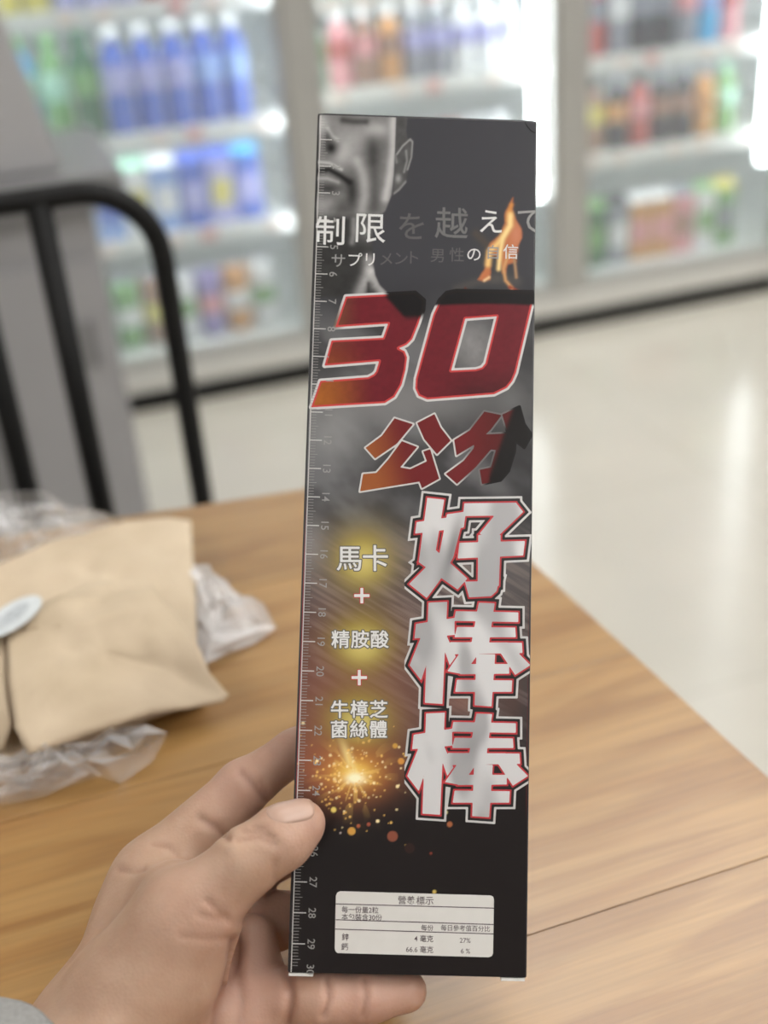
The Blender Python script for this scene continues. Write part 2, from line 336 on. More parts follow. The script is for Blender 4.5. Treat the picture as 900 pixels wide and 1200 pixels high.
# ------------------------------------------------------------------ chair
M_chair = mat('black_chair_steel', (0.010, 0.010, 0.010), 0.5, noise=0.1, scale=30, spec=0.2)
CY = 1.0
ch = tag(empty('metal_chair', (-0.09, CY, 0)), 'black steel chair with round-cornered barred back beyond the table', 'chair')
def chp(x, y, z): return (x + 0.09, y - CY, z)
xl, xr, zt, rc = -0.30, 0.117, 0.888, 0.062
pts = [chp(xr, CY, 0.36), chp(xr, CY, 0.6)]
for k in range(9):
    a = k / 8 * PI / 2; pts.append(chp(xr - rc + rc * math.cos(a), CY, zt - rc + rc * math.sin(a)))
for k in range(9):
    a = PI / 2 + k / 8 * PI / 2; pts.append(chp(xl + rc + rc * math.cos(a), CY, zt - rc + rc * math.sin(a)))
pts += [chp(xl, CY, 0.6), chp(xl, CY, 0.36)]
bm = bmesh.new(); tube(bm, pts, 0.0100, 12); bm_obj('back_hoop', bm, M_chair, ch, True)
for x in (0.025, -0.036, -0.105, -0.185, -0.245):
    bm = bmesh.new(); tube(bm, [chp(x, CY, 0.47), chp(x, CY, zt - 0.002)], 0.0108, 10); bm_obj('back_bar', bm, M_chair, ch, True)
bm = bmesh.new(); tube(bm, [chp(xl, CY, 0.47), chp(xr, CY, 0.47)], 0.009, 10); bm_obj('cross_rail', bm, M_chair, ch, True)
bm = bmesh.new(); add_box(bm, xl + 0.09, xr + 0.09, -0.40, -0.005, 0.44, 0.462, 0.008); bm_obj('seat', bm, M_chair, ch)
for x, y, t in ((xl, 0, 0.36), (xr, 0, 0.36), (xl + 0.02, -0.37, 0.44), (xr - 0.02, -0.37, 0.44)):
    bm = bmesh.new(); tube(bm, [(x + 0.09, y, t), (x + 0.09 + (0.01 if x > 0 else -0.01), y + (0.05 if y == 0 else -0.02), 0.0)], 0.011, 10); bm_obj('leg', bm, M_chair, ch, True)

# ------------------------------------------------------------------ table
ZT = 0.75
def wood_mat(name, core=False):
    m, nt, b = new_mat(name); L = nt.links.new
    tc = nt.nodes.new('ShaderNodeTexCoord'); oi = nt.nodes.new('ShaderNodeObjectInfo')
    ad = nt.nodes.new('ShaderNodeVectorMath'); ad.operation = 'ADD'
    cmb = nt.nodes.new('ShaderNodeCombineXYZ'); mul = nt.nodes.new('ShaderNodeMath'); mul.operation = 'MULTIPLY'; mul.inputs[1].default_value = 17.0
    L(oi.outputs['Random'], mul.inputs[0]); L(mul.outputs[0], cmb.inputs['X']); L(mul.outputs[0], cmb.inputs['Z'])
    L(tc.outputs['Object'], ad.inputs[0]); L(cmb.outputs[0], ad.inputs[1])
    mp = nt.nodes.new('ShaderNodeMapping'); mp.inputs['Scale'].default_value = (2.6, 20, 8); L(ad.outputs[0], mp.inputs['Vector'])
    n1 = nt.nodes.new('ShaderNodeTexNoise'); n1.inputs['Scale'].default_value = 1.6; n1.inputs['Detail'].default_value = 5; n1.inputs['Distortion'].default_value = 1.6; L(mp.outputs[0], n1.inputs['Vector'])
    mp2 = nt.nodes.new('ShaderNodeMapping'); mp2.inputs['Scale'].default_value = (12, 420, 40); L(ad.outputs[0], mp2.inputs['Vector'])
    n2 = nt.nodes.new('ShaderNodeTexNoise'); n2.inputs['Scale'].default_value = 1.0; n2.inputs['Detail'].default_value = 4; L(mp2.outputs[0], n2.inputs['Vector'])
    cr = nt.nodes.new('ShaderNodeValToRGB'); e = cr.color_ramp.elements
    e[0].position = 0.06; e[0].color = (0.225, 0.100, 0.026, 1); e[1].position = 0.94; e[1].color = (0.42, 0.245, 0.088, 1)
    x = e.new(0.42); x.color = (0.295, 0.148, 0.043, 1); x = e.new(0.55); x.color = (0.36, 0.20, 0.066, 1)
    L(n1.outputs['Fac'], cr.inputs['Fac'])
    mr = nt.nodes.new('ShaderNodeMapRange'); mr.inputs['From Min'].default_value = 0.3; mr.inputs['From Max'].default_value = 0.7; mr.inputs['To Min'].default_value = 0.87; mr.inputs['To Max'].default_value = 1.08
    L(n2.outputs['Fac'], mr.inputs['Value'])
    mr2 = nt.nodes.new('ShaderNodeMapRange'); mr2.inputs['To Min'].default_value = 0.9; mr2.inputs['To Max'].default_value = 1.08; L(oi.outputs['Random'], mr2.inputs['Value'])
    mm = nt.nodes.new('ShaderNodeMath'); mm.operation = 'MULTIPLY'; L(mr.outputs[0], mm.inputs[0]); L(mr2.outputs[0], mm.inputs[1])
    vm = nt.nodes.new('ShaderNodeVectorMath'); vm.operation = 'SCALE'; L(cr.outputs['Color'], vm.inputs[0]); L(mm.outputs[0], vm.inputs['Scale'])
    L(vm.outputs[0], b.inputs['Base Color'])
    bp = nt.nodes.new('ShaderNodeBump'); bp.inputs['Strength'].default_value = 0.12; bp.inputs['Distance'].default_value = 0.0006
    L(n2.outputs['Fac'], bp.inputs['Height']); L(bp.outputs[0], b.inputs['Normal'])
    b.inputs['Roughness'].default_value = 0.28; b.inputs['Specular IOR Level'].default_value = 1.0
    return m
M_wood = wood_mat('oak_laminate')
M_core = mat('dark_joint', (0.16, 0.09, 0.05), 0.7, noise=0.1, scale=20)
M_steel = mat('black_table_steel', (0.02, 0.02, 0.02), 0.45, noise=0.1, scale=30)
TX0 = -0.72
def y_far(x): return 0.6955 - 0.125 * x
def x_right(y): return 0.2424 + (0.5295 - y) * 0.086
NEAR = 0.004
tb = tag(empty('wooden_table', (-0.2, 0.3, 0)), 'wooden table with broad honey-coloured planks under the carton and the bags', 'table')
def tp(p): return (p[0] + 0.2, p[1] - 0.3)
cx_ = 0.2237; corner = None
# far right corner where the two edges meet
xx = 0.23
for _ in range(30): xx = x_right(y_far(xx))
FC = (xx, y_far(xx))
prism('tabletop_core', [tp(p) for p in [(TX0, NEAR), (x_right(NEAR), NEAR), FC, (TX0, y_far(TX0))]], ZT - 0.028, ZT - 0.002, M_core, tb)
seams = [NEAR, 0.145, 0.288, 0.431, 0.574]
def clip(poly, a, bb, cc):                         # keep a*x + b*y <= c
    out = []
    for i in range(len(poly)):
        p, q = poly[i], poly[(i + 1) % len(poly)]
        dp, dq = a * p[0] + bb * p[1] - cc, a * q[0] + bb * q[1] - cc
        if dp <= 0: out.append(p)
        if dp * dq < 0:
            t = dp / (dp - dq); out.append((p[0] + t * (q[0] - p[0]), p[1] + t * (q[1] - p[1])))
    return out
G = 0.00025
for i, y0 in enumerate(seams):
    y1 = seams[i + 1] if i + 1 < len(seams) else 1.0
    poly = [(TX0, y0 + G), (0.6, y0 + G), (0.6, y1 - G), (TX0, y1 - G)]
    poly = clip(poly, 1, 0.086, 0.2424 + 0.5295 * 0.086)
    poly = clip(poly, 0.125, 1, 0.6955)
    bm = bmesh.new(); f = bm.faces.new([bm.verts.new((*tp(p), ZT - 0.0019)) for p in poly])
    r = bmesh.ops.extrude_face_region(bm, geom=[f])
    tv = [v for v in r['geom'] if isinstance(v, bmesh.types.BMVert)]
    for v in tv: v.co.z = ZT
    te = [e for e in bm.edges if all(v in tv for v in e.verts)]
    bmesh.ops.bevel(bm, geom=te, offset=0.0003, segments=1, affect='EDGES')
    bm_obj('plank', bm, M_wood, tb)
for x, y in ((-0.66, 0.06), (0.22, 0.06), (-0.66, 0.70), (0.15, 0.60)):
    box('leg', x + 0.2 - 0.02, x + 0.2 + 0.02, y - 0.3 - 0.02, y - 0.3 + 0.02, 0, ZT - 0.0285, M_steel, tb, 0.003)
bm = bmesh.new()
add_box(bm, -0.44, 0.33, -0.255, -0.225, ZT - 0.06, ZT - 0.029); add_box(bm, -0.44, 0.33, 0.285, 0.315, ZT - 0.06, ZT - 0.029)
bm_obj('apron', bm, M_steel, tb)

#PART2
# ------------------------------------------------------------------ the held carton (80 x 300 mm, printed 30 cm rule along its left edge)
TLW = Vector((0.1138, 0.4305, 1.0304)); BW, BH, BD = 0.0796, 0.300, 0.021
U_ = Vector((0.9427, -0.3175, -0.1029)).normalized(); D_ = Vector((-0.2658, -0.5277, -0.8068))
D_ = (D_ - U_ * D_.dot(U_)).normalized(); N_ = U_.cross(D_)           # into the carton, away from the lens
carton = empty('supplement_carton')
base = TLW + U_ * (BW / 2) + D_ * BH + N_ * (BD / 2)
carton.matrix_world = Matrix(((U_.x, N_.x, -D_.x, base.x), (U_.y, N_.y, -D_.y, base.y), (U_.z, N_.z, -D_.z, base.z), (0, 0, 0, 1)))
tag(carton, 'tall black printed carton with a ruler edge and large silver lettering held in the hand', 'carton')
Tn, Un, Dn, Nn = (np.array(v) for v in (TLW, U_, D_, N_))
def uv2px(u, v):
    P = Tn + np.multiply.outer(np.asarray(u), Un) + np.multiply.outer(np.asarray(v), Dn) - CAM
    z = P @ fw
    return 450 + F_PX * (P @ rt) / z, 600 - F_PX * (P @ up) / z
def px2uv(px, py):                               # print layout measured on the photograph -> metres on the front panel
    r = ray(px, py); t = ((Tn - CAM) @ Nn) / (r @ Nn); P = CAM + r * t - Tn
    return P @ Un, P @ Dn
def loc(u, v, lift=0.0):                         # front panel (u right, v down) -> carton's own coordinates
    return (u - BW / 2, -BD / 2 - lift, BH - v)

M_card = mat('black_card', (0.016, 0.014, 0.016), 0.32, noise=0.08, scale=60)
M_white_card = mat('white_card_edge', (0.72, 0.72, 0.69), 0.6, noise=0.03, scale=60)
bm = bmesh.new(); add_box(bm, -BW / 2, BW / 2, -BD / 2, BD / 2, 0.0006, BH, 0.0007, 2); bm_obj('shell', bm, M_card, carton)
box('top_flap', -BW / 2 + 0.002, BW / 2 - 0.0015, -BD / 2 + 0.0008, BD / 2 - 0.001, BH - 0.0002, BH + 0.0003, M_card, carton)
for a, b_ in ((-BW / 2 + 0.0004, -BW / 2 + 0.0085), (BW / 2 - 0.0085, BW / 2 - 0.0006)):
    box('bottom_tab', a, b_, -BD / 2 + 0.0004, BD / 2 - 0.002, -0.0005, 0.0005, M_white_card, carton)
bm = bmesh.new(); tube(bm, [loc(0.0752, 0.0006, 0.00006), loc(0.0760, 0.0022, 0.00012), loc(0.0776, 0.0040, 0.00012), loc(0.0790, 0.0048, 0.00005)], 0.00022, 6); bm_obj('corner_crease', bm, M_card, carton, True)

# ---- picture printed on the front: colour per point, as ink
def smooth(a, b, x): t = np.clip((x - a) / (b - a + 1e-9), 0, 1); return t * t * (3 - 2 * t)
def lerp(A, Bc, t): return A + (np.asarray(Bc) - A) * t[..., None]
def vnoise(x, y, seed=0):
    def h(i, j): s = np.sin(i * 127.1 + j * 311.7 + seed * 74.7) * 43758.5453; return s - np.floor(s)
    i, j = np.floor(x), np.floor(y); a, b_ = x - i, y - j; a = a * a * (3 - 2 * a); b_ = b_ * b_ * (3 - 2 * b_)
    return (h(i, j) * (1 - a) + h(i + 1, j) * a) * (1 - b_) + (h(i, j + 1) * (1 - a) + h(i + 1, j + 1) * a) * b_
def fbm(x, y, seed=0, o=4):
    s = 0; amp = 0.5
    for k in range(o): s = s + amp * vnoise(x * 2 ** k, y * 2 ** k, seed + k); amp *= 0.5
    return s / (1 - 0.5 ** o)
def ell(x, y, cx, cy, rx, ry, ang=0.0):
    c, s = math.cos(math.radians(ang)), math.sin(math.radians(ang)); dx, dy = x - cx, y - cy
    return np.sqrt(((dx * c + dy * s) / rx) ** 2 + ((-dx * s + dy * c) / ry) ** 2)
def blob(x, y, cx, cy, rx, ry, ang=0.0, p=1.0): return np.exp(-(ell(x, y, cx, cy, rx, ry, ang) ** 2) * p)
def poly_sdf(x, y, P):
    P = np.array(P, float); d = np.full(x.shape, 1e18); ins = np.zeros(x.shape, bool)
    for i in range(len(P)):
        a, b_ = P[i], P[(i + 1) % len(P)]; e = b_ - a; wx, wy = x - a[0], y - a[1]
        t = np.clip((wx * e[0] + wy * e[1]) / (e @ e + 1e-12), 0, 1)
        d = np.minimum(d, (wx - e[0] * t) ** 2 + (wy - e[1] * t) ** 2)
        c = ((a[1] <= y) & (b_[1] > y)) | ((b_[1] <= y) & (a[1] > y))
        if a[1] != b_[1]: ins ^= c & (x < a[0] + (y - a[1]) / (b_[1] - a[1]) * e[0])
    d = np.sqrt(d); return np.where(ins, -d, d)
def conv_sdf(x, y, P):                           # mitred distance to a convex stroke
    P = np.array(P, float); c = P.mean(0); d = np.full(x.shape, -1e9)
    for i in range(len(P)):
        a, b_ = P[i], P[(i + 1) % len(P)]; e = b_ - a; n = np.array([e[1], -e[0]]) / (np.hypot(*e) + 1e-9)
        if (c - a) @ n > 0: n = -n
        d = np.maximum(d, (x - a[0]) * n[0] + (y - a[1]) * n[1])
    return d

def ink(x, y):
    C = np.zeros(x.shape + (3,)); C[:] = (0.020, 0.019, 0.021)
    C = lerp(C, (0.050, 0.050, 0.058), 1 - smooth(300, 420, y))  # lighter grey top, with the ceiling sheen painted into the ink
    n1 = fbm(x / 40, y / 40, 3); n2 = fbm(x / 9, y / 9, 9); n3 = fbm(x / 90 + y / 160, y / 60 - x / 90, 21)
    # metallic smoke behind the big numeral and the body lettering
    band = smooth(330, 420, y) * (1 - smooth(600, 760, y))
    C = lerp(C, (0.15, 0.15, 0.155), np.clip(band * (0.25 + 0.9 * smooth(0.3, 0.75, n3)) * (1 - 0.45 * smooth(500, 620, x)), 0, 1))
    C = lerp(C, (0.34, 0.34, 0.34), blob(x, y, 398, 505, 38, 40) * 0.55 * (0.6 + 0.8 * n1))
    C = lerp(C, (0.22, 0.21, 0.21), blob(x, y, 470, 470, 90, 22) * 0.6)
    C = lerp(C, (0.30, 0.29, 0.29), blob(x, y, 368, 640, 16, 34) * 0.6)
    C = lerp(C, (0.27, 0.265, 0.265), blob(x, y, 555, 408, 26, 34, -12) * 0.85 * (0.7 + 0.6 * n2)); C = lerp(C, (0.20, 0.20, 0.20), blob(x, y, 480, 470, 95, 26) * 0.7); C = lerp(C, (0.17, 0.17, 0.17), blob(x, y, 596, 470, 22, 30) * 0.6)
    streak = fbm((x * 0.85 + y * 0.5) / 60, (y * 0.85 - x * 0.5) / 3.2, 5)
    mid = smooth(600, 660, y) * (1 - smooth(780, 900, y))
    C = lerp(C, (0.20, 0.165, 0.155), np.clip(mid * (0.35 + 0.75 * smooth(0.35, 0.75, streak)) * (1 - 0.35 * smooth(520, 620, x)) * smooth(345, 380, x), 0, 1))
    C = lerp(C, (0.22, 0.085, 0.06), blob(x, y, 400, 820, 120, 105) * 0.85)
    C = lerp(C, (0.27, 0.09, 0.05), blob(x, y, 385, 900, 62, 52) * 0.9)
    C = lerp(C, (0.26, 0.13, 0.10), blob(x, y, 545, 822, 30, 14) * 0.6)
    C = lerp(C, (0.10, 0.05, 0.04), blob(x, y, 600, 815, 14, 40) * 0.5)
    C = lerp(C, (0.014, 0.011, 0.011), smooth(905, 985, y + 0.22 * np.abs(x - 405) * 0.9))
    # --- man's face: grey photograph, cropped by the left and the top edge
    def q(*l): return [(355 + a / 5.214, 125 + b_ / 5.214) for a, b_ in l]
    def sg(l, w_, o=None):                       # soft stroke along a polyline
        d = np.full(x.shape, 1e9)
        for (ax, ay), (bx, by) in zip(l, l[1:]):
            ex, ey = bx - ax, by - ay; t = np.clip(((x - ax) * ex + (y - ay) * ey) / (ex * ex + ey * ey + 1e-9), 0, 1); d = np.minimum(d, np.hypot(x - ax - t * ex, y - ay - t * ey))
        return np.exp(-(d / w_) ** 2)
    def eb(cx, cy, rx, ry, ang=0): return blob(x, y, 355 + cx / 5.214, 125 + cy / 5.214, rx / 5.214, ry / 5.214, ang)
    face = poly_sdf(x, y, q((-60, 20), (578, 20), (574, 200), (562, 300), (556, 420), (542, 540), (505, 635), (445, 705), (428, 760), (424, 860), (430, 960), (442, 1030), (470, 1090), (545, 1165), (-60, 1190)))
    mask = smooth(1.2, -1.6, face)
    g = 0.19 + 0.07 * (n2 - 0.5)
    g = g + 0.16 * eb(290, 210, 120, 110) + 0.24 * eb(450, 140, 70, 45) + 0.30 * sg(q((556, 60), (552, 260), (532, 420), (505, 560)), 5.0) + 0.16 * eb(240, 300, 60, 60)
    g = g * (1 - 0.72 * eb(428, 265, 58, 95)) * (1 - 0.45 * sg(q((430, 340), (440, 480), (430, 620)), 7))
    g = g + 0.17 * sg(q((330, 335), (368, 420), (378, 540), (358, 630)), 6.0)
    g = g + 0.34 * eb(105, 105, 45, 60) + 0.20 * sg(q((150, 130), (180, 180), (212, 205)), 2.4)
    g = g * (1 - 0.7 * sg(q((245, 82), (310, 92), (385, 92)), 4.6)) * (1 - 0.97 * eb(172, 252, 44, 48)) * (1 - 0.55 * eb(150, 190, 25, 45))
    g = g + 0.26 * sg(q((85, 338), (160, 345), (235, 385)), 2.0)
    g = g * (1 - 0.95 * sg(q((70, 395), (160, 385), (225, 420), (285, 462)), 4.2)) + 0.17 * sg(q((90, 440), (150, 440), (215, 462)), 2.2)
    g = g * (1 - 0.75 * eb(150, 500, 95, 34)) * (1 - 0.8 * eb(300, 520, 42, 115)) * (1 - 0.55 * eb(235, 620, 60, 50)) + 0.12 * eb(120, 600, 70, 40)
    neck = smooth(640, 700, (y - 125) * 5.214)
    g2 = 0.035 + 0.16 * sg(q((310, 690), (310, 780), (300, 830)), 3.6) + 0.10 * eb(390, 760, 60, 70) + 0.30 * sg(q((405, 940), (395, 1030), (345, 1150)), 6.5) + 0.30 * sg(q((425, 1010), (450, 1090), (510, 1165)), 5.5) + 0.06 * eb(140, 740, 60, 50)
    g2 = g2 * (1 - 0.6 * sg(q((400, 1080), (400, 1165)), 2.0)) * (1 + 0.5 * (n2 - 0.5))
    g = g * (1 - neck) + g2 * neck
    g = np.clip(g, 0.012, 0.55); g3 = np.repeat(g[..., None], 3, -1) * np.array([1, 0.985, 0.975])
    C = C + (g3 - C) * (mask * (1 - smooth(344, 352, y)))[..., None]
    # ear and hair edge
    e1 = poly_sdf(x, y, q((568, 60), (640, 60), (632, 150), (640, 195), (662, 190), (676, 212), (668, 310), (640, 400), (632, 465), (590, 515), (548, 545), (560, 420), (562, 250)))
    em = smooth(1.0, -1.2, e1)
    eg = 0.055 + 0.05 * n2 + 0.22 * sg(q((575, 290), (610, 240), (655, 200), (670, 215), (664, 310), (640, 385)), 1.1) + 0.15 * sg(q((630, 270), (636, 330), (618, 400)), 1.3) + 0.22 * eb(583, 440, 18, 26) + 0.15 * sg(q((628, 460), (590, 505), (560, 530)), 1.6) + 0.12 * sg(q((565, 300), (572, 340)), 1.6)
    C = C + (np.repeat(np.clip(eg, 0, 0.5)[..., None], 3, -1) - C) * em[..., None]
    # flame
    def q8(*l): return [(530 + a / 8, 220 + b_ / 8) for a, b_ in l]
    def lay(C, l, w_, col, k=1.0): return lerp(C, col, np.clip(sg(q8(*l), w_) * k, 0, 1))
    C = lay(C, [(330, 540), (260, 470), (220, 430)], 5, (0.09, 0.07, 0.05), 0.6)
    C = lay(C, [(400, 860), (240, 880), (40, 945)], 5, (0.08, 0.075, 0.07), 0.8); C = lay(C, [(420, 850), (600, 880)], 7, (0.085, 0.08, 0.075), 0.8)
    fl = poly_sdf(x, y, q8((568, 95), (560, 200), (600, 300), (650, 390), (655, 470), (620, 540), (605, 640), (600, 700), (520, 720), (500, 800), (470, 800), (455, 700), (430, 780), (415, 640), (370, 640), (352, 860), (290, 880), (240, 860), (310, 740), (322, 600), (360, 520), (450, 440), (490, 330), (500, 220)))
    C = lerp(C, (0.52, 0.17, 0.065), smooth(2.0, -2.2, fl + 2.2 * (fbm(x / 5, y / 9, 31) - 0.5)))
    C = lerp(C, (0.60, 0.23, 0.13), np.clip(blob(x, y, 605, 275, 7, 14) * 0.9, 0, 1) * smooth(1, -1.5, fl))
    C = lay(C, [(555, 160), (530, 230), (520, 300)], 2.6, (0.62, 0.25, 0.06)); C = lay(C, [(545, 250), (545, 350), (470, 470), (430, 520), (350, 600), (335, 720)], 3.4, (0.86, 0.58, 0.22)); C = lay(C, [(545, 270), (540, 360), (475, 470), (450, 600), (435, 760)], 2.6, (0.90, 0.68, 0.30))
    C = lay(C, [(525, 620), (480, 760), (500, 870), (560, 940)], 1.9, (0.62, 0.33, 0.14)); C = lay(C, [(580, 660), (590, 740), (600, 840)], 1.8, (0.40, 0.24, 0.13)); C = lay(C, [(300, 870), (345, 840)], 1.6, (0.8, 0.55, 0.3))
    C = lay(C, [(540, 930), (620, 980), (700, 1040)], 2.0, (0.34, 0.06, 0.03)); C = lay(C, [(560, 960), (590, 1030)], 1.4, (0.6, 0.30, 0.15)); C = lay(C, [(120, 940), (160, 1000), (300, 1040)], 1.4, (0.12, 0.03, 0.02))
    # gold glows
    for cx, cy, rx, ry in ((425, 654, 40, 42), (424, 752, 40, 38), (421, 842, 42, 38)):
        C = lerp(C, (0.30, 0.215, 0.03), np.clip(1.15 * blob(x, y, cx, cy, rx, ry, 0, 1.35), 0, 1)); C = lerp(C, (0.72, 0.60, 0.20), blob(x, y, cx, cy + 4, rx * 0.55, ry * 0.5) * 0.8)
    # burst and sparks
    C = lerp(C, (0.62, 0.22, 0.04), blob(x, y, 415, 905, 36, 26) * 0.85); C = lerp(C, (0.92, 0.62, 0.12), blob(x, y, 415, 906, 20, 13)); 
    C = lerp(C, (0.90, 0.72, 0.30), blob(x, y, 409, 890, 5, 22, -22) * 0.8)
    rr = np.hypot(x - 415, y - 908); th = np.arctan2(y - 908, x - 415)
    C = lerp(C, (0.85, 0.55, 0.15), np.clip(smooth(0.60, 0.72, vnoise(th * 9, rr / 22, 51)) * np.exp(-(rr / 30) ** 2), 0, 1) * 0.8)
    C = lerp(C, (1.0, 0.93, 0.62), np.clip(1.3 * blob(x, y, 416, 912, 10, 6), 0, 1))
    rs = np.random.RandomState(5)
    for k in range(230):
        a = rs.uniform(0, 2 * PI); r = abs(rs.normal(0, 34)) + 8; sx, sy = 413 + r * math.cos(a) * 1.25, 910 + r * math.sin(a) * 0.95
        q = rs.uniform(0.5, 1.5) * (1.35 if k % 9 == 0 else 1)
        m = (np.abs(x - sx) < 6) & (np.abs(y - sy) < 6)
        col = np.array([0.85, 0.52, 0.14]) if k % 3 else np.array([0.95, 0.78, 0.42])
        t = np.clip(smooth(q + 0.7, q - 0.5, np.hypot(x[m] - sx, y[m] - sy)) * rs.uniform(0.5, 1), 0, 1)
        C[m] = C[m] + (col - C[m]) * t[:, None]
    for sx, sy, q, col in ((412, 974, 4.6, (0.62, 0.33, 0.07)), (460, 980, 6.2, (0.24, 0.075, 0.045)), (480, 994, 6.0, (0.035, 0.018, 0.016)), (391, 949, 3.2, (0.80, 0.62, 0.16)), (463, 874, 3.0, (0.55, 0.30, 0.06)), (470, 892, 3.8, (0.62, 0.28, 0.06)), (527, 966, 3.2, (0.36, 0.12, 0.05)), (522, 952, 2.6, (0.7, 0.65, 0.3)), (505, 1000, 1.5, (0.3, 0.06, 0.04)), (399, 976, 1.1, (0.6, 0.5, 0.45)), (420, 968, 2.2, (0.40, 0.11, 0.05)), (432, 966, 2.2, (0.36, 0.09, 0.05)), (509, 1045, 2.2, (0.6, 0.45, 0.12)), (387, 885, 1.8, (0.8, 0.6, 0.3))):
        t = smooth(q + 0.8, q - 0.8, np.hypot(x - sx, y - sy)); C = lerp(C, col, t)
    return np.clip(C, 0.004, 1)

def ink_mat(name, rough=0.3, metal=0.0, spec=0.5):
    m, nt, b = new_mat(name); a = nt.nodes.new('ShaderNodeVertexColor'); a.layer_name = 'ink'
    nt.links.new(a.outputs['Color'], b.inputs['Base Color']); b.inputs['Roughness'].default_value = rough; b.inputs['Metallic'].default_value = metal
    b.inputs['Specular IOR Level'].default_value = spec
    tc = nt.nodes.new('ShaderNodeTexCoord'); n = nt.nodes.new('ShaderNodeTexNoise'); n.inputs['Scale'].default_value = 900; bp = nt.nodes.new('ShaderNodeBump')
    bp.inputs['Strength'].default_value = 0.06; bp.inputs['Distance'].default_value = 0.0002
    nt.links.new(tc.outputs['Object'], n.inputs['Vector']); nt.links.new(n.outputs['Fac'], bp.inputs['Height']); nt.links.new(bp.outputs[0], b.inputs['Normal'])
    return m
NU, NV = 232, 872
us = np.linspace(0.0007, BW - 0.0007, NU); vs_ = np.linspace(0.0007, BH - 0.0008, NV)
UU, VV = np.meshgrid(us, vs_); PX, PY = uv2px(UU, VV)
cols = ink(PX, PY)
_t = (smooth(0.0010, 0.0008, UU) * smooth(0.135, 0.165, VV) * (1 - smooth(0.238, 0.246, VV)))[..., None]; cols = cols * (1 - _t) + np.array([0.36, 0.03, 0.045]) * _t
_t = (smooth(BW - 0.0011, BW - 0.0009, UU) * smooth(0.16, 0.19, VV) * (1 - smooth(0.24, 0.25, VV)) * 0.7)[..., None]; cols = cols * (1 - _t) + np.array([0.12, 0.02, 0.02]) * _t
Vt = np.stack([UU - BW / 2, np.full(UU.shape, -BD / 2 - 0.00004), BH - VV], -1).reshape(-1, 3)
ii, jj = np.meshgrid(np.arange(NU - 1), np.arange(NV - 1)); q0 = (jj * NU + ii).ravel()
Fq = np.stack([q0 + NU, q0 + NU + 1, q0 + 1, q0], -1)
me = bpy.data.meshes.new('front_print')
me.vertices.add(len(Vt)); me.vertices.foreach_set('co', Vt.ravel()); me.loops.add(Fq.size); me.loops.foreach_set('vertex_index', Fq.ravel().astype(np.int32))
me.polygons.add(len(Fq)); me.polygons.foreach_set('loop_start', (np.arange(len(Fq)) * 4).astype(np.int32)); me.update(calc_edges=True)
ca = me.color_attributes.new('ink', 'FLOAT_COLOR', 'POINT'); ca.data.foreach_set('color', np.concatenate([cols.reshape(-1, 3), np.ones((len(Vt), 1))], 1).ravel().astype(np.float32))
tag(link('front_print', me, ink_mat('printed_card', 0.3, 0.0, 0.3), carton), 'printed picture of a grey face, a flame and golden sparks')

# ---- lettering
def sdf_mesh(name, sdf, bounds, step, thr, lift, m, colour=None):
    """Region sdf(px, py) < thr as a flat mesh on the front panel (marching squares)."""
    x0, x1, y0, y1 = bounds; gx = np.arange(x0, x1 + step, step); gy = np.arange(y0, y1 + step, step)
    X, Y = np.meshgrid(gx, gy); Fv = sdf(X, Y) - thr; ny, nx = Fv.shape
    ins = Fv < 0; V = []; Fc = []; cache = {}
    def vid(k, p):
        if k not in cache: cache[k] = len(V); V.append(p)
        return cache[k]
    full = ins[:-1, :-1] & ins[1:, :-1] & ins[:-1, 1:] & ins[1:, 1:]; some = (ins[:-1, :-1] | ins[1:, :-1] | ins[:-1, 1:] | ins[1:, 1:]) & ~full
    for j in range(ny - 1):
        i = 0; row = full[j]
        while i < nx - 1:
            if row[i]:
                k = i
                while k < nx - 1 and row[k] and k - i < (3 if colour is not None else 24): k += 1
                Fc.append([vid((a, b_), (gx[a], gy[b_])) for a, b_ in ((i, j + 1), (k, j + 1), (k, j), (i, j))]); i = k
            else: i += 1
    for j, i in zip(*np.nonzero(some)):
        cs = [(i, j + 1), (i + 1, j + 1), (i + 1, j), (i, j)]; out = []
        for a in range(4):
            p, q = cs[a], cs[(a + 1) % 4]; fp, fq = Fv[p[1], p[0]], Fv[q[1], q[0]]
            if fp < 0: out.append(vid(p, (gx[p[0]], gy[p[1]])))
            if (fp < 0) != (fq < 0):
                t = fp / (fp - fq); key = (min(p, q), max(p, q))
                out.append(vid(key, (gx[p[0]] + t * (gx[q[0]] - gx[p[0]]), gy[p[1]] + t * (gy[q[1]] - gy[p[1]]))))
        if len(set(out)) >= 3: Fc.append(list(dict.fromkeys(out)))
    V = np.array(V); uvs = [px2uv(px, py) for px, py in V]
    o = py_obj(name, [loc(min(max(u, 0.0003), BW - 0.0003), v, lift) for u, v in uvs], Fc, m, carton)
    if colour is not None:
        c = colour(V[:, 0], V[:, 1]); ca = o.data.color_attributes.new('ink', 'FLOAT_COLOR', 'POINT')
        ca.data.foreach_set('color', np.concatenate([c, np.ones((len(V), 1))], 1).ravel().astype(np.float32))
    return o
M_ink = ink_mat('lettering_ink', 0.3, 0.0, 0.3)
M_foil = ink_mat('silver_lettering_foil', 0.28, 0.35)
M_inkwhite = mat('white_ink', (0.72, 0.72, 0.71), 0.35, noise=0.04, scale=300)
M_inkblack = mat('black_ink', (0.013, 0.012, 0.012), 0.3, noise=0.05, scale=200)
M_inkred = mat('red_ink', (0.50, 0.035, 0.045), 0.32, noise=0.08, scale=200)
M_inkrim = mat('pale_rim_ink', (0.62, 0.61, 0.60), 0.3, 0.2, noise=0.12, scale=150)

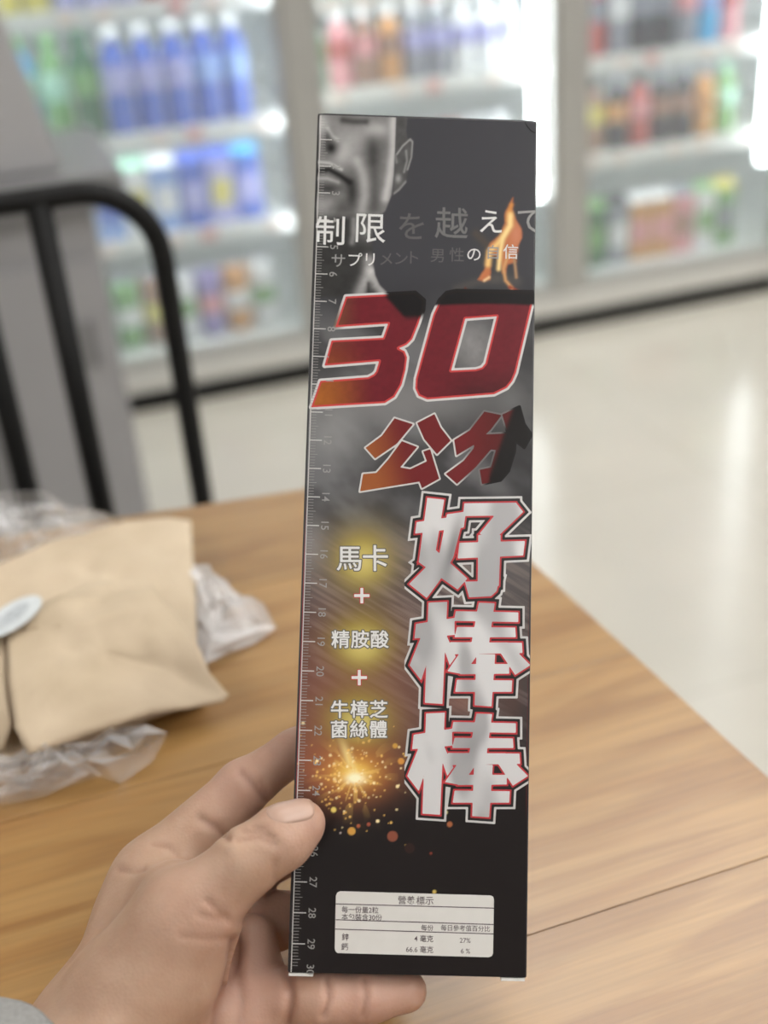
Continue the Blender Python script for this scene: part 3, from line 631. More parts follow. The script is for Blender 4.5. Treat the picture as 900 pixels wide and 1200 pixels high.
def zz(pts, o=(330, 330), s=2.8125): return [(o[0] + x / s, o[1] + y / s) for x, y in pts]
three = zz([(212, 50), (440, 38), (468, 62), (466, 92), (450, 140), (430, 190), (412, 208), (385, 220), (405, 230), (413, 250), (408, 290), (395, 340), (372, 380), (340, 400), (98, 414), (128, 328), (285, 316), (304, 306), (312, 296), (322, 262), (142, 277), (165, 195), (335, 186), (352, 138), (178, 150)])
zero_o = zz([(522, 62), (545, 38), (575, 32), (827, 36), (824, 80), (772, 300), (760, 328), (742, 350), (700, 371), (480, 388), (452, 376), (441, 352), (443, 320), (500, 110)])
zero_i = zz([(605, 122), (710, 114), (672, 270), (660, 284), (640, 290), (558, 294)])
def sdf30(x, y): return np.minimum(poly_sdf(x, y, three), np.maximum(poly_sdf(x, y, zero_o), -poly_sdf(x, y, zero_i)))
gong = [zz([(372, 450), (434, 470), (380, 535), (308, 584), (276, 548), (330, 508)]), zz([(446, 466), (504, 436), (524, 480), (558, 524), (512, 570), (470, 520)]),
        zz([(396, 525), (448, 545), (392, 612), (424, 618), (478, 592), (466, 560), (490, 552), (520, 650), (462, 682), (454, 660), (258, 692), (268, 634), (312, 630), (352, 585)])]
fen = [zz([(668, 428), (726, 440), (690, 488), (640, 535), (576, 574), (568, 522), (620, 490)]), zz([(726, 438), (784, 412), (800, 470), (824, 505), (800, 548), (766, 522), (742, 490)]),
       zz([(640, 505), (772, 498), (768, 560), (748, 625), (722, 655), (660, 668), (652, 620), (690, 612), (706, 556), (690, 554), (640, 612), (578, 668), (540, 634), (600, 590), (632, 550)])]
def sdfgf(x, y): return np.minimum.reduce([poly_sdf(x, y, p) for p in gong + fen])
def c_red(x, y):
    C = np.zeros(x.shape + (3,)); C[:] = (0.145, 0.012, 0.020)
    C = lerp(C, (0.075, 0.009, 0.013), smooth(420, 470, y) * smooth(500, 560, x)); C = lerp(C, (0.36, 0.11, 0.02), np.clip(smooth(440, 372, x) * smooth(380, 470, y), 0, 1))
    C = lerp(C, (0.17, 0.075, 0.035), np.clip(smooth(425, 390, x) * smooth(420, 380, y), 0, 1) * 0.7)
    C = lerp(C, (0.007, 0.006, 0.007), np.clip(smooth(505, 515, x) * smooth(359, 354, y - 0.0006 * (x - 570) ** 2), 0, 1))  # top of the zero: dark reflection painted as black ink
    C = lerp(C, (0.007, 0.006, 0.007), smooth(0, 6, (x - 446) - 0.9 * (y - 345) ) * smooth(378, 368, y) * smooth(505, 500, x))  # same painted reflection on the top right of the three
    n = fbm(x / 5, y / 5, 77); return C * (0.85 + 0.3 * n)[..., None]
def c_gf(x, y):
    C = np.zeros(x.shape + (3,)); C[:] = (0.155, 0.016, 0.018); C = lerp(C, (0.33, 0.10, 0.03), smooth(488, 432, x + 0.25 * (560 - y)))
    C = lerp(C, (0.10, 0.012, 0.012), smooth(535, 590, x)); C = lerp(C, (0.009, 0.007, 0.007), smooth(-3, 4, (x - 586) + 0.35 * (y - 520)) * (1 - smooth(548, 552, y) * smooth(575, 570, x)))  # black right part: dark reflection painted into the ink
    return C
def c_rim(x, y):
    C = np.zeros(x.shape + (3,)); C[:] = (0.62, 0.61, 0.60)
    C = lerp(C, (0.010, 0.009, 0.009), smooth(358, 354, y - 0.0006 * (x - 570) ** 2) * smooth(500, 506, x)); C = lerp(C, (0.010, 0.009, 0.009), smooth(0, 6, (x - 450) - 0.9 * (y - 345)) * smooth(376, 366, y) * smooth(505, 500, x))  # rim goes black where the dark reflection is painted
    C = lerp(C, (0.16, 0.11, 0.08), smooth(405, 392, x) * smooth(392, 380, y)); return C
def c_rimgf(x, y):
    C = np.zeros(x.shape + (3,)); C[:] = (0.60, 0.59, 0.57); C = lerp(C, (0.17, 0.16, 0.16), smooth(530, 556, x)); C = lerp(C, (0.010, 0.009, 0.009), smooth(-3, 4, (x - 584) + 0.35 * (y - 520))); return C  # black right end follows the painted dark reflection
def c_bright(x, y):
    C = np.zeros(x.shape + (3,)); C[:] = (0.58, 0.06, 0.06); C = lerp(C, (0.010, 0.007, 0.007), smooth(358, 354, y - 0.0006 * (x - 570) ** 2) * smooth(500, 506, x))  # red edge goes black with the painted reflection on both digits
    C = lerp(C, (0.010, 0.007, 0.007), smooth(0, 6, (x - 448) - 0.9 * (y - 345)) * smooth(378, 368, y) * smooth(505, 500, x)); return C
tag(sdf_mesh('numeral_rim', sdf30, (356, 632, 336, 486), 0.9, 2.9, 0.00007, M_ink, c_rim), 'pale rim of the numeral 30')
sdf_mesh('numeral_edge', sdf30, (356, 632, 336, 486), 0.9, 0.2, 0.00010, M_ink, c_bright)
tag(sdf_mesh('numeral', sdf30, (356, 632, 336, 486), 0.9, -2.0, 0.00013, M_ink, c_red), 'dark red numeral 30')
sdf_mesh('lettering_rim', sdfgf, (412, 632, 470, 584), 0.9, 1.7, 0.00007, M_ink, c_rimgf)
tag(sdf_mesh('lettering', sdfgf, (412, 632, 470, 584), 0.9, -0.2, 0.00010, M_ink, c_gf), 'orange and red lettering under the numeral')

A = (330, 560); B4 = (330, 760)
hao = [[(480, 66), (536, 72), (508, 240), (452, 278)], [(452, 278), (506, 236), (612, 332), (580, 368)], [(545, 120), (603, 112), (566, 262), (520, 250)], [(520, 250), (566, 262), (520, 340), (478, 396), (420, 350)], [(445, 146), (606, 122), (600, 164), (440, 184)],
       [(602, 84), (772, 82), (772, 124), (598, 126)], [(735, 84), (772, 82), (796, 112), (700, 205), (652, 184)], [(648, 188), (722, 188), (716, 356), (646, 362)], [(604, 342), (716, 340), (708, 374), (690, 390), (618, 394)], [(586, 214), (802, 208), (796, 256), (580, 266)]]
bang = [[(435, 284), (562, 264), (562, 320), (430, 332)], [(476, 214), (538, 211), (522, 548), (464, 544)], [(462, 300), (500, 322), (452, 470), (414, 420)], [(512, 322), (534, 318), (566, 392), (546, 420)],
        [(566, 242), (772, 246), (772, 278), (560, 274)], [(570, 294), (762, 296), (764, 328), (562, 328)], [(548, 344), (784, 346), (786, 380), (545, 384)], [(642, 214), (694, 216), (676, 345), (618, 345)],
        [(604, 344), (668, 344), (592, 450), (538, 440)], [(690, 345), (738, 345), (812, 420), (762, 452)], [(584, 416), (742, 416), (742, 448), (580, 450)], [(570, 468), (752, 470), (750, 508), (564, 508)], [(634, 384), (696, 384), (684, 556), (628, 552)]]
strokes = [zz(p, A) for p in hao] + [zz(p, B4) for p in bang] + [[(x + 2.8, y - 129.8) for x, y in zz(p, B4)] for p in bang]
def sdfbig(x, y): return np.minimum.reduce([conv_sdf(x, y, p) for p in strokes])
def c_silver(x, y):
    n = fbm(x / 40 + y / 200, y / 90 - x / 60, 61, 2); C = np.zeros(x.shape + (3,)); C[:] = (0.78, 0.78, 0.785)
    C = lerp(C, (0.46, 0.46, 0.47), smooth(0.42, 0.70, n)); C = lerp(C, (0.16, 0.16, 0.17), 0.8 * blob(x, y, 530, 645, 8, 40, 14)); C = lerp(C, (0.34, 0.34, 0.35), 0.6 * blob(x, y, 552, 875, 9, 18, 25))  # grey streaks and dark patches: metal sheen painted into the silver
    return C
def c_blackband(x, y):
    C = np.zeros(x.shape + (3,)); C[:] = (0.012, 0.011, 0.011); return C
bb = (474, 628, 570, 972)
tag(sdf_mesh('title_rim', sdfbig, bb, 0.9, 7.6, 0.00007, M_inkrim), 'pale outer rim of the title lettering')
sdf_mesh('title_band', sdfbig, bb, 0.9, 5.0, 0.00010, M_inkblack)
tag(sdf_mesh('title_edge', sdfbig, bb, 0.9, 1.9, 0.00013, M_inkred), 'red edge of the title lettering')
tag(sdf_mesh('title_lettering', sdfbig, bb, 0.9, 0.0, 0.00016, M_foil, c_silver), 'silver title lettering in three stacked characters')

def text_geo(body, size, bold=0.0):
    c = bpy.data.curves.new('text', 'FONT'); c.body = body; c.size = 1.0; c.offset = bold; c.resolution_u = 3
    o = bpy.data.objects.new('text', c); COL.objects.link(o); bpy.context.view_layer.update()
    me = bpy.data.meshes.new_from_object(o.evaluated_get(bpy.context.evaluated_depsgraph_get()))
    V = np.array([v.co[:2] for v in me.vertices]); Fc = [list(p.vertices) for p in me.polygons]
    bpy.data.objects.remove(o); bpy.data.curves.remove(c); bpy.data.meshes.remove(me)
    return V, Fc
def text(name, items, m, lift=0.0001, bold=0.0, parent=None, rot=0.0, label=None):
    """items: (string, px, py, character height in photo pixels, alignment); one mesh in the plane of the front panel."""
    AV, AF = [], []; n = 0
    for body, px, py, hpx, al in items:
        V, Fc = text_geo(body, 1.0, bold)
        u, v = px2uv(px, py); u2, v2 = px2uv(px, py + 10); s = hpx * abs(v2 - v) / 10 / 0.90   # an em box of a CJK glyph is about .9 high
        mn, mx = V.min(0), V.max(0); cy = 0.38 if any(ord(ch) > 0x2000 for ch in body) else 0.36
        cx = {'c': (mn[0] + mx[0]) / 2, 'l': mn[0], 'r': mx[0]}[al]
        P = (V - np.array([cx, cy])) * s
        if rot: P = np.stack([P[:, 1], -P[:, 0]], 1)                  # turned clockwise
        for a, b_ in P: AV.append(loc(min(max(u + a, 0.0003), BW - 0.0003), v - b_, lift))
        AF += [[k + n for k in f] for f in Fc]; n += len(V)
    o = py_obj(name, AV, AF, m, parent or carton)
    if label: tag(o, label)
    return o
M_inkgreyrefl = mat('grey_reflection_ink', (0.30, 0.30, 0.29), 0.35, noise=0.1, scale=200)  # grey to dark inks: uneven foil reflection painted letter by letter
M_inkdarkrefl = mat('dark_reflection_ink', (0.10, 0.098, 0.098), 0.35, noise=0.1, scale=200)
M_inkmidrefl = mat('mid_reflection_ink', (0.15, 0.15, 0.147), 0.35, noise=0.1, scale=200)
O1 = (330, 120)
def q1(x, y): return O1[0] + x / 2.8125, O1[1] + y / 2.8125
def tl(lst, h): return [(b_, *q1(x, y), h, 'c') for b_, x, y in lst]
for t_ in (('制', 160, 422), ('え', 690, 392)): text('slogan_lettering', tl([t_], 33 if t_[0] != 'え' else 28), M_inkwhite, 0.00012, 0.004, label='white slogan lettering across the top')
text('slogan_lettering', tl([('限', 294, 413)], 34), M_inkwhite, 0.00012, 0.004)
text('slogan_lettering', tl([('を', 428, 408)], 32), M_inkdarkrefl, 0.00012, 0.004, label='slogan lettering with the dark foil reflection painted as grey ink')
text('slogan_lettering', tl([('越', 560, 398)], 35), M_inkmidrefl, 0.00012, 0.006)  # darker letter: foil reflection painted as ink
text('slogan_lettering', tl([('て', 818, 388)], 31), M_inkgreyrefl, 0.00012, 0.004)  # grey letter: dimmer foil reflection painted as ink
text('subtitle_lettering', tl([('プ', 243, 519), ('リ', 292, 517)], 16) + tl([('の', 634, 500), ('信', 755, 492)], 16.5), M_inkwhite, 0.00012, 0.004, label='small white subtitle lettering')
text('subtitle_lettering', tl([('サ', 187, 521), ('自', 697, 494)], 16), M_inkgreyrefl, 0.00012, 0.004)  # grey letters: dimmer foil reflection painted as ink
text('subtitle_lettering', tl([('メ', 345, 516), ('ン', 395, 514), ('ト', 437, 511), ('男', 513, 504), ('性', 577, 502)], 16), M_inkdarkrefl, 0.00012, 0.004, label='small subtitle lettering with the dark foil reflection painted as grey ink')
M_inkhalo = mat('grey_halo_ink', (0.13, 0.12, 0.10), 0.35, noise=0.1, scale=200)
ing = [('馬', 409, 654, 28.5, 'c'), ('卡', 440, 654, 29, 'c'), ('精', 399, 749, 20, 'c'), ('胺', 422, 749, 20, 'c'), ('酸', 445, 749, 20, 'c'), ('牛', 398, 831, 20, 'c'), ('樟', 421, 831, 19.5, 'c'), ('芝', 444, 831, 20, 'c'), ('菌', 397.5, 854.5, 19.5, 'c'), ('絲', 420.5, 854.5, 19.5, 'c'), ('體', 443.5, 854.5, 19.5, 'c')]
def glyph_edges(ch, px, py, hpx):
    V, Fc = text_geo(ch, 1.0); e = {}
    for f in Fc:
        for a, b_ in zip(f, f[1:] + f[:1]): e[(min(a, b_), max(a, b_))] = e.get((min(a, b_), max(a, b_)), 0) + 1
    mn, mx = V.min(0), V.max(0); s = hpx / 0.90; Pp = np.stack([px + (V[:, 0] - (mn[0] + mx[0]) / 2) * s, py - (V[:, 1] - 0.38) * s], 1)
    return Pp, [k for k, c in e.items() if c == 1]
def edges_sdf(x, y, Pp, E):
    d = np.full(x.shape, 1e18); ins = np.zeros(x.shape, bool)
    for i, j in E:
        a, b_ = Pp[i], Pp[j]; e = b_ - a; wx, wy = x - a[0], y - a[1]; t = np.clip((wx * e[0] + wy * e[1]) / (e @ e + 1e-12), 0, 1)
        d = np.minimum(d, (wx - e[0] * t) ** 2 + (wy - e[1] * t) ** 2)
        c = ((a[1] <= y) & (b_[1] > y)) | ((b_[1] <= y) & (a[1] > y))
        if a[1] != b_[1]: ins ^= c & (x < a[0] + (y - a[1]) / (b_[1] - a[1]) * e[0])
    d = np.sqrt(d); return np.where(ins, -d, d)
for names in (ing[:2], ing[2:5], ing[5:]):
    gl = [glyph_edges(*t[:4]) for t in names]
    def sd_(x, y): return np.minimum.reduce([edges_sdf(x, y, *g) for g in gl])
    bb_ = (min(t[1] for t in names) - 22, max(t[1] for t in names) + 22, min(t[2] for t in names) - 22, max(t[2] for t in names) + 22)
    sdf_mesh('ingredient_halo', sd_, bb_, 0.6, 1.5, 0.00009, M_inkhalo)
    tag(sdf_mesh('ingredient_lettering', sd_, bb_, 0.6, 0.30, 0.00012, M_inkwhite), 'white ingredient names over golden glows')
def plus(x, y, cx, cy, a, b_): return np.minimum(np.maximum(abs(x - cx) - a, abs(y - cy) - b_), np.maximum(abs(x - cx) - b_, abs(y - cy) - a))
for cx, cy in ((424, 698), (421, 794)):
    sdf_mesh('plus_edge', lambda x, y: plus(x, y, cx, cy, 9.6, 2.6), (cx - 14, cx + 14, cy - 14, cy + 14), 0.7, 0.0, 0.00008, M_inkred)
    sdf_mesh('plus_sign', lambda x, y: plus(x, y, cx, cy, 9.0, 1.7), (cx - 14, cx + 14, cy - 14, cy + 14), 0.7, 0.0, 0.00011, M_inkwhite)

# ---- ruler
M_rule = mat('ruler_ink', (0.58, 0.57, 0.55), 0.4, noise=0.05, scale=200)
M_rulethin = mat('ruler_thin_ink', (0.30, 0.295, 0.285), 0.4, noise=0.05, scale=200)
LX = 0.0012
def rects(name, rs, m, lift, label=None):
    V, Fc = [], []
    for u0, u1, v0, v1 in rs:
        n = len(V); V += [loc(u0, v1, lift), loc(u1, v1, lift), loc(u1, v0, lift), loc(u0, v0, lift)]; Fc.append((n, n + 1, n + 2, n + 3))
    o = py_obj(name, V, Fc, m, carton)
    if label: tag(o, label)
    return o
rects('ruler_line', [(LX - 0.00016, LX + 0.00016, 0.001, 0.2992)], M_rule, 0.00009)
rects('ruler_centimetre_tick', [(LX, LX + 0.0043, k * 0.01 - 0.00018, k * 0.01 + 0.00018) for k in range(1, 30)], M_rule, 0.00009)
rects('ruler_millimetre_tick', [(LX, LX + (0.0029 if k % 5 == 0 else 0.0021), k * 0.001 - 0.00009, k * 0.001 + 0.00009) for k in range(3, 298) if k % 10], M_rulethin, 0.00009)
nums = []
for k in range(1, 31):
    u, v = 0.0076, k * 0.01 - (0.0 if k < 30 else 0.0018); px, py = uv2px(u, v); nums.append((str(k), float(px), float(py), 11.5, 'c'))
def ruler_numbers():
    o = text('ruler_numbers', nums, M_rulethin, 0.00011, 0.004, rot=1.0); return o
ruler_numbers()

# ---- nutrition panel
O5 = (320, 960)
def q5(x, y): return O5[0] + x / 2.8125, O5[1] + y / 2.8125
lp = zz([(207, 252), (212, 241), (222, 237), (716, 251), (725, 255), (728, 264), (725, 441), (721, 451), (711, 455), (213, 441), (206, 436), (203, 426)], O5)
M_label = mat('white_label_ink', (0.66, 0.65, 0.62), 0.45, noise=0.02, scale=200)
M_labink = mat('brown_black_label_ink', (0.06, 0.035, 0.045), 0.5, noise=0.05, scale=200)
lab = sdf_mesh('nutrition_panel', lambda x, y: poly_sdf(x, y, lp), (388, 584, 1040, 1128), 0.9, 0.0, 0.00007, M_label); tag(lab, 'white rounded nutrition panel near the lower end')
def seg(a, b_, wpx):
    (xa, ya), (xb, yb) = q5(*a), q5(*b_); return [(xa, ya - wpx), (xb, yb - wpx), (xb, yb + wpx), (xa, ya + wpx)]
rules = [seg((207, 279), (728, 293), 0.55), seg((206, 331), (727, 347), 0.55), seg((205, 362), (726, 378), 0.55)]
V, Fc = [], []
for r in rules:
    n = len(V); V += [loc(*px2uv(*p), 0.00009) for p in r]; Fc.append((n + 3, n + 2, n + 1, n))
py_obj('panel_rule', V, Fc, M_labink, lab).parent = lab
def t5(lst): return [(b_, *q5(x, y), h, al) for b_, x, y, h, al in lst]
text('panel_lettering', t5([('營', 425, 266, 9.6, 'c'), ('養', 454, 267, 9.6, 'c'), ('標', 486, 268, 9.6, 'c'), ('示', 515, 268, 9.6, 'c'), ('每一份量2粒', 226, 297, 7.4, 'l'), ('本包裝含30份', 226, 321, 7.4, 'l'), ('每份', 528, 358, 6.8, 'r'), ('每日參考值百分比', 715, 361, 6.8, 'r'), ('鋅', 238, 388, 8.2, 'c'), ('4 毫克', 528, 394, 7.6, 'r'), ('27%', 633, 399, 7.2, 'c'), ('鈣', 236, 420, 8.2, 'c'), ('66.6 毫克', 528, 430, 7.6, 'r'), ('6 %', 634, 434, 7.2, 'c')]), M_labink, 0.00010, 0.006, lab)

#PART3
# ------------------------------------------------------------------ the hand that holds the carton
def surface_nets(Fv, org, h):
    nx, ny, nz = Fv.shape; ins = Fv < 0
    s = np.zeros((nx - 1, ny - 1, nz - 1), int)
    for a in (0, 1):
        for b_ in (0, 1):
            for c in (0, 1): s += ins[a:nx - 1 + a, b_:ny - 1 + b_, c:nz - 1 + c]
    act = (s > 0) & (s < 8); idx = -np.ones(act.shape, int); I, J, K = np.nonzero(act); idx[I, J, K] = np.arange(len(I))
    acc = np.zeros((len(I), 3)); cnt = np.zeros(len(I))
    cor = [(a, b_, c) for a in (0, 1) for b_ in (0, 1) for c in (0, 1)]
    for p in cor:
        for ax in range(3):
            if p[ax] == 0:
                q = list(p); q[ax] = 1
                f0, f1 = Fv[I + p[0], J + p[1], K + p[2]], Fv[I + q[0], J + q[1], K + q[2]]
                m = (f0 < 0) != (f1 < 0); t = np.where(m, f0 / np.where(m, f0 - f1, 1), 0)
                P = np.array(p, float)[None].repeat(len(I), 0); P[:, ax] += t
                acc[m] += P[m]; cnt[m] += 1
    V = org + h * (np.stack([I, J, K], -1) + acc / cnt[:, None]); Fc = []
    for ax in range(3):
        o = [k for k in range(3) if k != ax]
        sl0 = [slice(None)] * 3; sl1 = [slice(None)] * 3; sl0[ax] = slice(0, -1); sl1[ax] = slice(1, None)
        A, Bq = ins[tuple(sl0)], ins[tuple(sl1)]; ch_ = A != Bq
        E_ = np.argwhere(ch_)
        ok = (E_[:, o[0]] > 0) & (E_[:, o[1]] > 0) & (E_[:, o[0]] < Fv.shape[o[0]] - 1) & (E_[:, o[1]] < Fv.shape[o[1]] - 1); E_ = E_[ok]
        def cell(d0, d1):
            C = E_.copy(); C[:, o[0]] -= d0; C[:, o[1]] -= d1; return idx[C[:, 0], C[:, 1], C[:, 2]]
        Q = np.stack([cell(0, 0), cell(1, 0), cell(1, 1), cell(0, 1)], -1)
        fl = A[E_[:, 0], E_[:, 1], E_[:, 2]]
        if ax == 1: fl = ~fl
        Q[~fl] = Q[~fl][:, ::-1]; Fc.append(Q[:, ::-1] if False else Q)
    return V, np.concatenate(Fc)
def cone(P, a, b_, r1, r2):
    e = b_ - a; t = np.clip(((P - a) @ e) / (e @ e), 0, 1)
    return np.linalg.norm(P - a - t[..., None] * e, axis=-1) - (r1 + (r2 - r1) * t)
def smin(a, b_, k):
    h = np.clip(k - np.abs(a - b_), 0, None) / k; return np.minimum(a, b_) - h * h * k * 0.25
def ad(px, py, d): return at_depth(px, py, d)
def cl(u, v, w_): return Tn + Un * u + Dn * v + Nn * w_            # point by the carton: right, down, into depth
# joints (metres, world)
WR = ad(90, 1292, 0.374)                                            # wrist
FA = ad(-130, 1480, 0.308)                                           # forearm
thumb = [(ad(152, 1162, 0.392), .0200), (ad(222, 1072, 0.386), .0148), (ad(290, 1009, 0.383), .0101), (ad(331, 981, 0.3845), .0097), (ad(354, 965, 0.3865), .0077)]
index = [(ad(184, 1030, 0.425), .0152), (ad(284, 923, 0.430), .0095), (ad(345, 881, 0.4330), .0078), (ad(398, 852, 0.4345), .0072)]
middle = [(ad(218, 1075, 0.436), .0145), (ad(318, 1000, 0.438), .0098), (ad(388, 985, 0.4320), .0084), (ad(440, 975, 0.4290), .0072)]
ring = [(ad(246, 1108, 0.434), .0140), (ad(330, 1078, 0.434), .0096), (ad(395, 1070, 0.4280), .0082), (ad(440, 1062, 0.4255), .0070)]
pinky = [(ad(292, 1166, 0.4095), .0108), (cl(.0125, .3100, .0095), .0090), (cl(.0275, .3090, .0100), .0083), (cl(.0400, .3072, .0105), .0071)]
def chain(P, L, k=0.004):
    d = None
    for (a, ra), (b_, rb) in zip(L, L[1:]):
        c = cone(P, a, b_, ra, rb); d = c if d is None else smin(d, c, k)
    return d
H_ = 0.00100
allp = np.array([p for L in (thumb, index, middle, ring, pinky) for p, _ in L] + [ad(70, 1290, 0.37), ad(20, 1350, .36)])
lo = allp.min(0) - 0.034; hi = allp.max(0) + 0.03
gx, gy, gz = (np.arange(lo[i], hi[i], H_) for i in range(3))
P = np.stack(np.meshgrid(gx, gy, gz, indexing='ij'), -1)
# palm: metacarpals from the wrist, and the pads of thumb and little finger
palm = None
for (m, r), (wo, wr) in zip(((index[0][0], .0140), (middle[0][0], .0135), (ring[0][0], .0130), (pinky[0][0], .0110)), ((ad(108, 1215, .402), .0180), (ad(105, 1235, .398), .0185), (ad(118, 1250, .394), .018), (ad(140, 1262, .390), .017))):
    c = cone(P, wo, m, wr, r); palm = c if palm is None else smin(palm, c, 0.010)
arm = smin(cone(P, ad(110, 1232, .396), WR, .0195, .0205), cone(P, WR, FA, .0215, .024), 0.01)
arm = smin(arm, cone(P, ad(112, 1215, .392), ad(92, 1300, .368), .018, .019), 0.012)
thenar = smin(cone(P, ad(148, 1195, .388), ad(205, 1092, .387), .0205, .0160), cone(P, ad(224, 1140, .3905), ad(240, 1092, .389), .0122, .0090), 0.010)
web = cone(P, ad(205, 1050, .402), ad(170, 1070, .418), .0120, .0150)
hand = smin(palm, arm, 0.014); hand = smin(hand, thenar, 0.010); hand = smin(hand, web, 0.010)
tail = smin(cone(P, ad(296, 1100, .4215), ad(306, 1192, .4085), .0085, .0120), cone(P, ad(300, 1185, .410), ad(190, 1250, .400), .0120, .017), 0.006); hand = smin(hand, tail, 0.004)
th = chain(P, thumb, 0.005); hand = smin(hand, th, 0.006)
fi = chain(P, index, 0.0035); hand = smin(hand, fi, 0.007)
for L in (middle, ring, pinky):
    hand = smin(hand, chain(P, L, 0.0035), 0.0025)
# the carton pushes the skin flat where it is gripped
loc_ = np.stack([(P - Tn) @ Un, (P - Tn) @ Dn, (P - Tn) @ Nn], -1)
q = np.maximum.reduce([-(loc_[..., 0] + 0.0002), loc_[..., 0] - BW - 0.0002, -(loc_[..., 1]), loc_[..., 1] - BH - 0.0007, -(loc_[..., 2] + 0.0003), loc_[..., 2] - BD - 0.0002])
hand = np.maximum(hand, -q)
# the table under the knuckles
hand = np.maximum(hand, (ZT + 0.0006) - P[..., 2])
V, Q = surface_nets(hand, lo, H_)
del P, loc_, q, palm, arm
# light smoothing, then creases pressed into the skin
me = bpy.data.meshes.new('hand'); me.from_pydata(V.tolist(), [], Q.tolist()); me.update()
bm = bmesh.new(); bm.from_mesh(me)
bmesh.ops.recalc_face_normals(bm, faces=bm.faces)
# keep the largest piece
seen = set(); best = []
for v in bm.verts:
    if v in seen: continue
    st = [v]; comp = []; seen.add(v)
    while st:
        a = st.pop(); comp.append(a)
        for e in a.link_edges:
            b_ = e.other_vert(a)
            if b_ not in seen: seen.add(b_); st.append(b_)
    if len(comp) > len(best): best = comp
keep = set(best); bmesh.ops.delete(bm, geom=[v for v in bm.verts if v not in keep], context='VERTS')
for _ in range(4): bmesh.ops.smooth_vert(bm, verts=bm.verts, factor=0.5, use_axis_x=True, use_axis_y=True, use_axis_z=True)
bm.normal_update(); bm.verts.index_update()
def z6(pts): return [(x / 2.143, 820 + y / 2.143) for x, y in pts]
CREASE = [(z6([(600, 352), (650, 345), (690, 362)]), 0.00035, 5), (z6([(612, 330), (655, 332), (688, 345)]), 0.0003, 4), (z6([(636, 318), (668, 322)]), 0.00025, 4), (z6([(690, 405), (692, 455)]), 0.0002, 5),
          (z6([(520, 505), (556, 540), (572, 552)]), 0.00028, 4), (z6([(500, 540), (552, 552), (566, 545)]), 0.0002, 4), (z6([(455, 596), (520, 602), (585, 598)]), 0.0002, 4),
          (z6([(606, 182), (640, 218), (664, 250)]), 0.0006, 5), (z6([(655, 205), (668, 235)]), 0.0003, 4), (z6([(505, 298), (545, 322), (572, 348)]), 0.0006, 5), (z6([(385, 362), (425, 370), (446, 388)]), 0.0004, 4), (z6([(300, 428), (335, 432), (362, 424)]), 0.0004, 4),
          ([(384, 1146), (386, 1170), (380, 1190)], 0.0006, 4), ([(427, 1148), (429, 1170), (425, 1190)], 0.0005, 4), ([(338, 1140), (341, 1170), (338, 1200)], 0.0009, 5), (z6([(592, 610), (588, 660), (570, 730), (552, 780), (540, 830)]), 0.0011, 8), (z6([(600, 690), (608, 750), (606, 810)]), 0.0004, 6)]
tone = {}
for v in bm.verts:
    p = np.array(v.co); rel = p - CAM; z = rel @ fw; x = 450 + F_PX * (rel @ rt) / z; y = 600 - F_PX * (rel @ up) / z
    if v.normal.dot(Vector(rel)) > 0: continue
    dd = 0.0
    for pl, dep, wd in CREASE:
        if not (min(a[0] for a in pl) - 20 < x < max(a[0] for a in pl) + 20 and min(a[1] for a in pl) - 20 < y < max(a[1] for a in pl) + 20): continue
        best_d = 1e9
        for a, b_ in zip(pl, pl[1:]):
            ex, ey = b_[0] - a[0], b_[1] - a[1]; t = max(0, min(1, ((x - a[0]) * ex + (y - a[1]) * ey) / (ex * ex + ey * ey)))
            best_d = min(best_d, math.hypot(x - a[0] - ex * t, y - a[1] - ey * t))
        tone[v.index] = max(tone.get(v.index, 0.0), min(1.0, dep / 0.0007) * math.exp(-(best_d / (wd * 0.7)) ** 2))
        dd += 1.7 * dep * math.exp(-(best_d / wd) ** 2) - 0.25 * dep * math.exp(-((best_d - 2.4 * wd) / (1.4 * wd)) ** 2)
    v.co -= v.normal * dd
bm.to_mesh(me); bm.free()
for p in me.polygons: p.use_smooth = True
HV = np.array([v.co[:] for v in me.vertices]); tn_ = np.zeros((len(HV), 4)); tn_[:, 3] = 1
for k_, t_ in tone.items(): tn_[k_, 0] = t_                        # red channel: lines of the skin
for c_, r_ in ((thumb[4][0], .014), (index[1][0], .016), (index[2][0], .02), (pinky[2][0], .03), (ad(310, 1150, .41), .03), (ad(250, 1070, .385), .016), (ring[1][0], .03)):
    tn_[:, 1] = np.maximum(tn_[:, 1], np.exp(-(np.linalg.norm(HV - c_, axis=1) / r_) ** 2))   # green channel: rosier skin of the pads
ca = me.color_attributes.new('tone', 'FLOAT_COLOR', 'POINT'); ca.data.foreach_set('color', tn_.ravel().astype(np.float32))
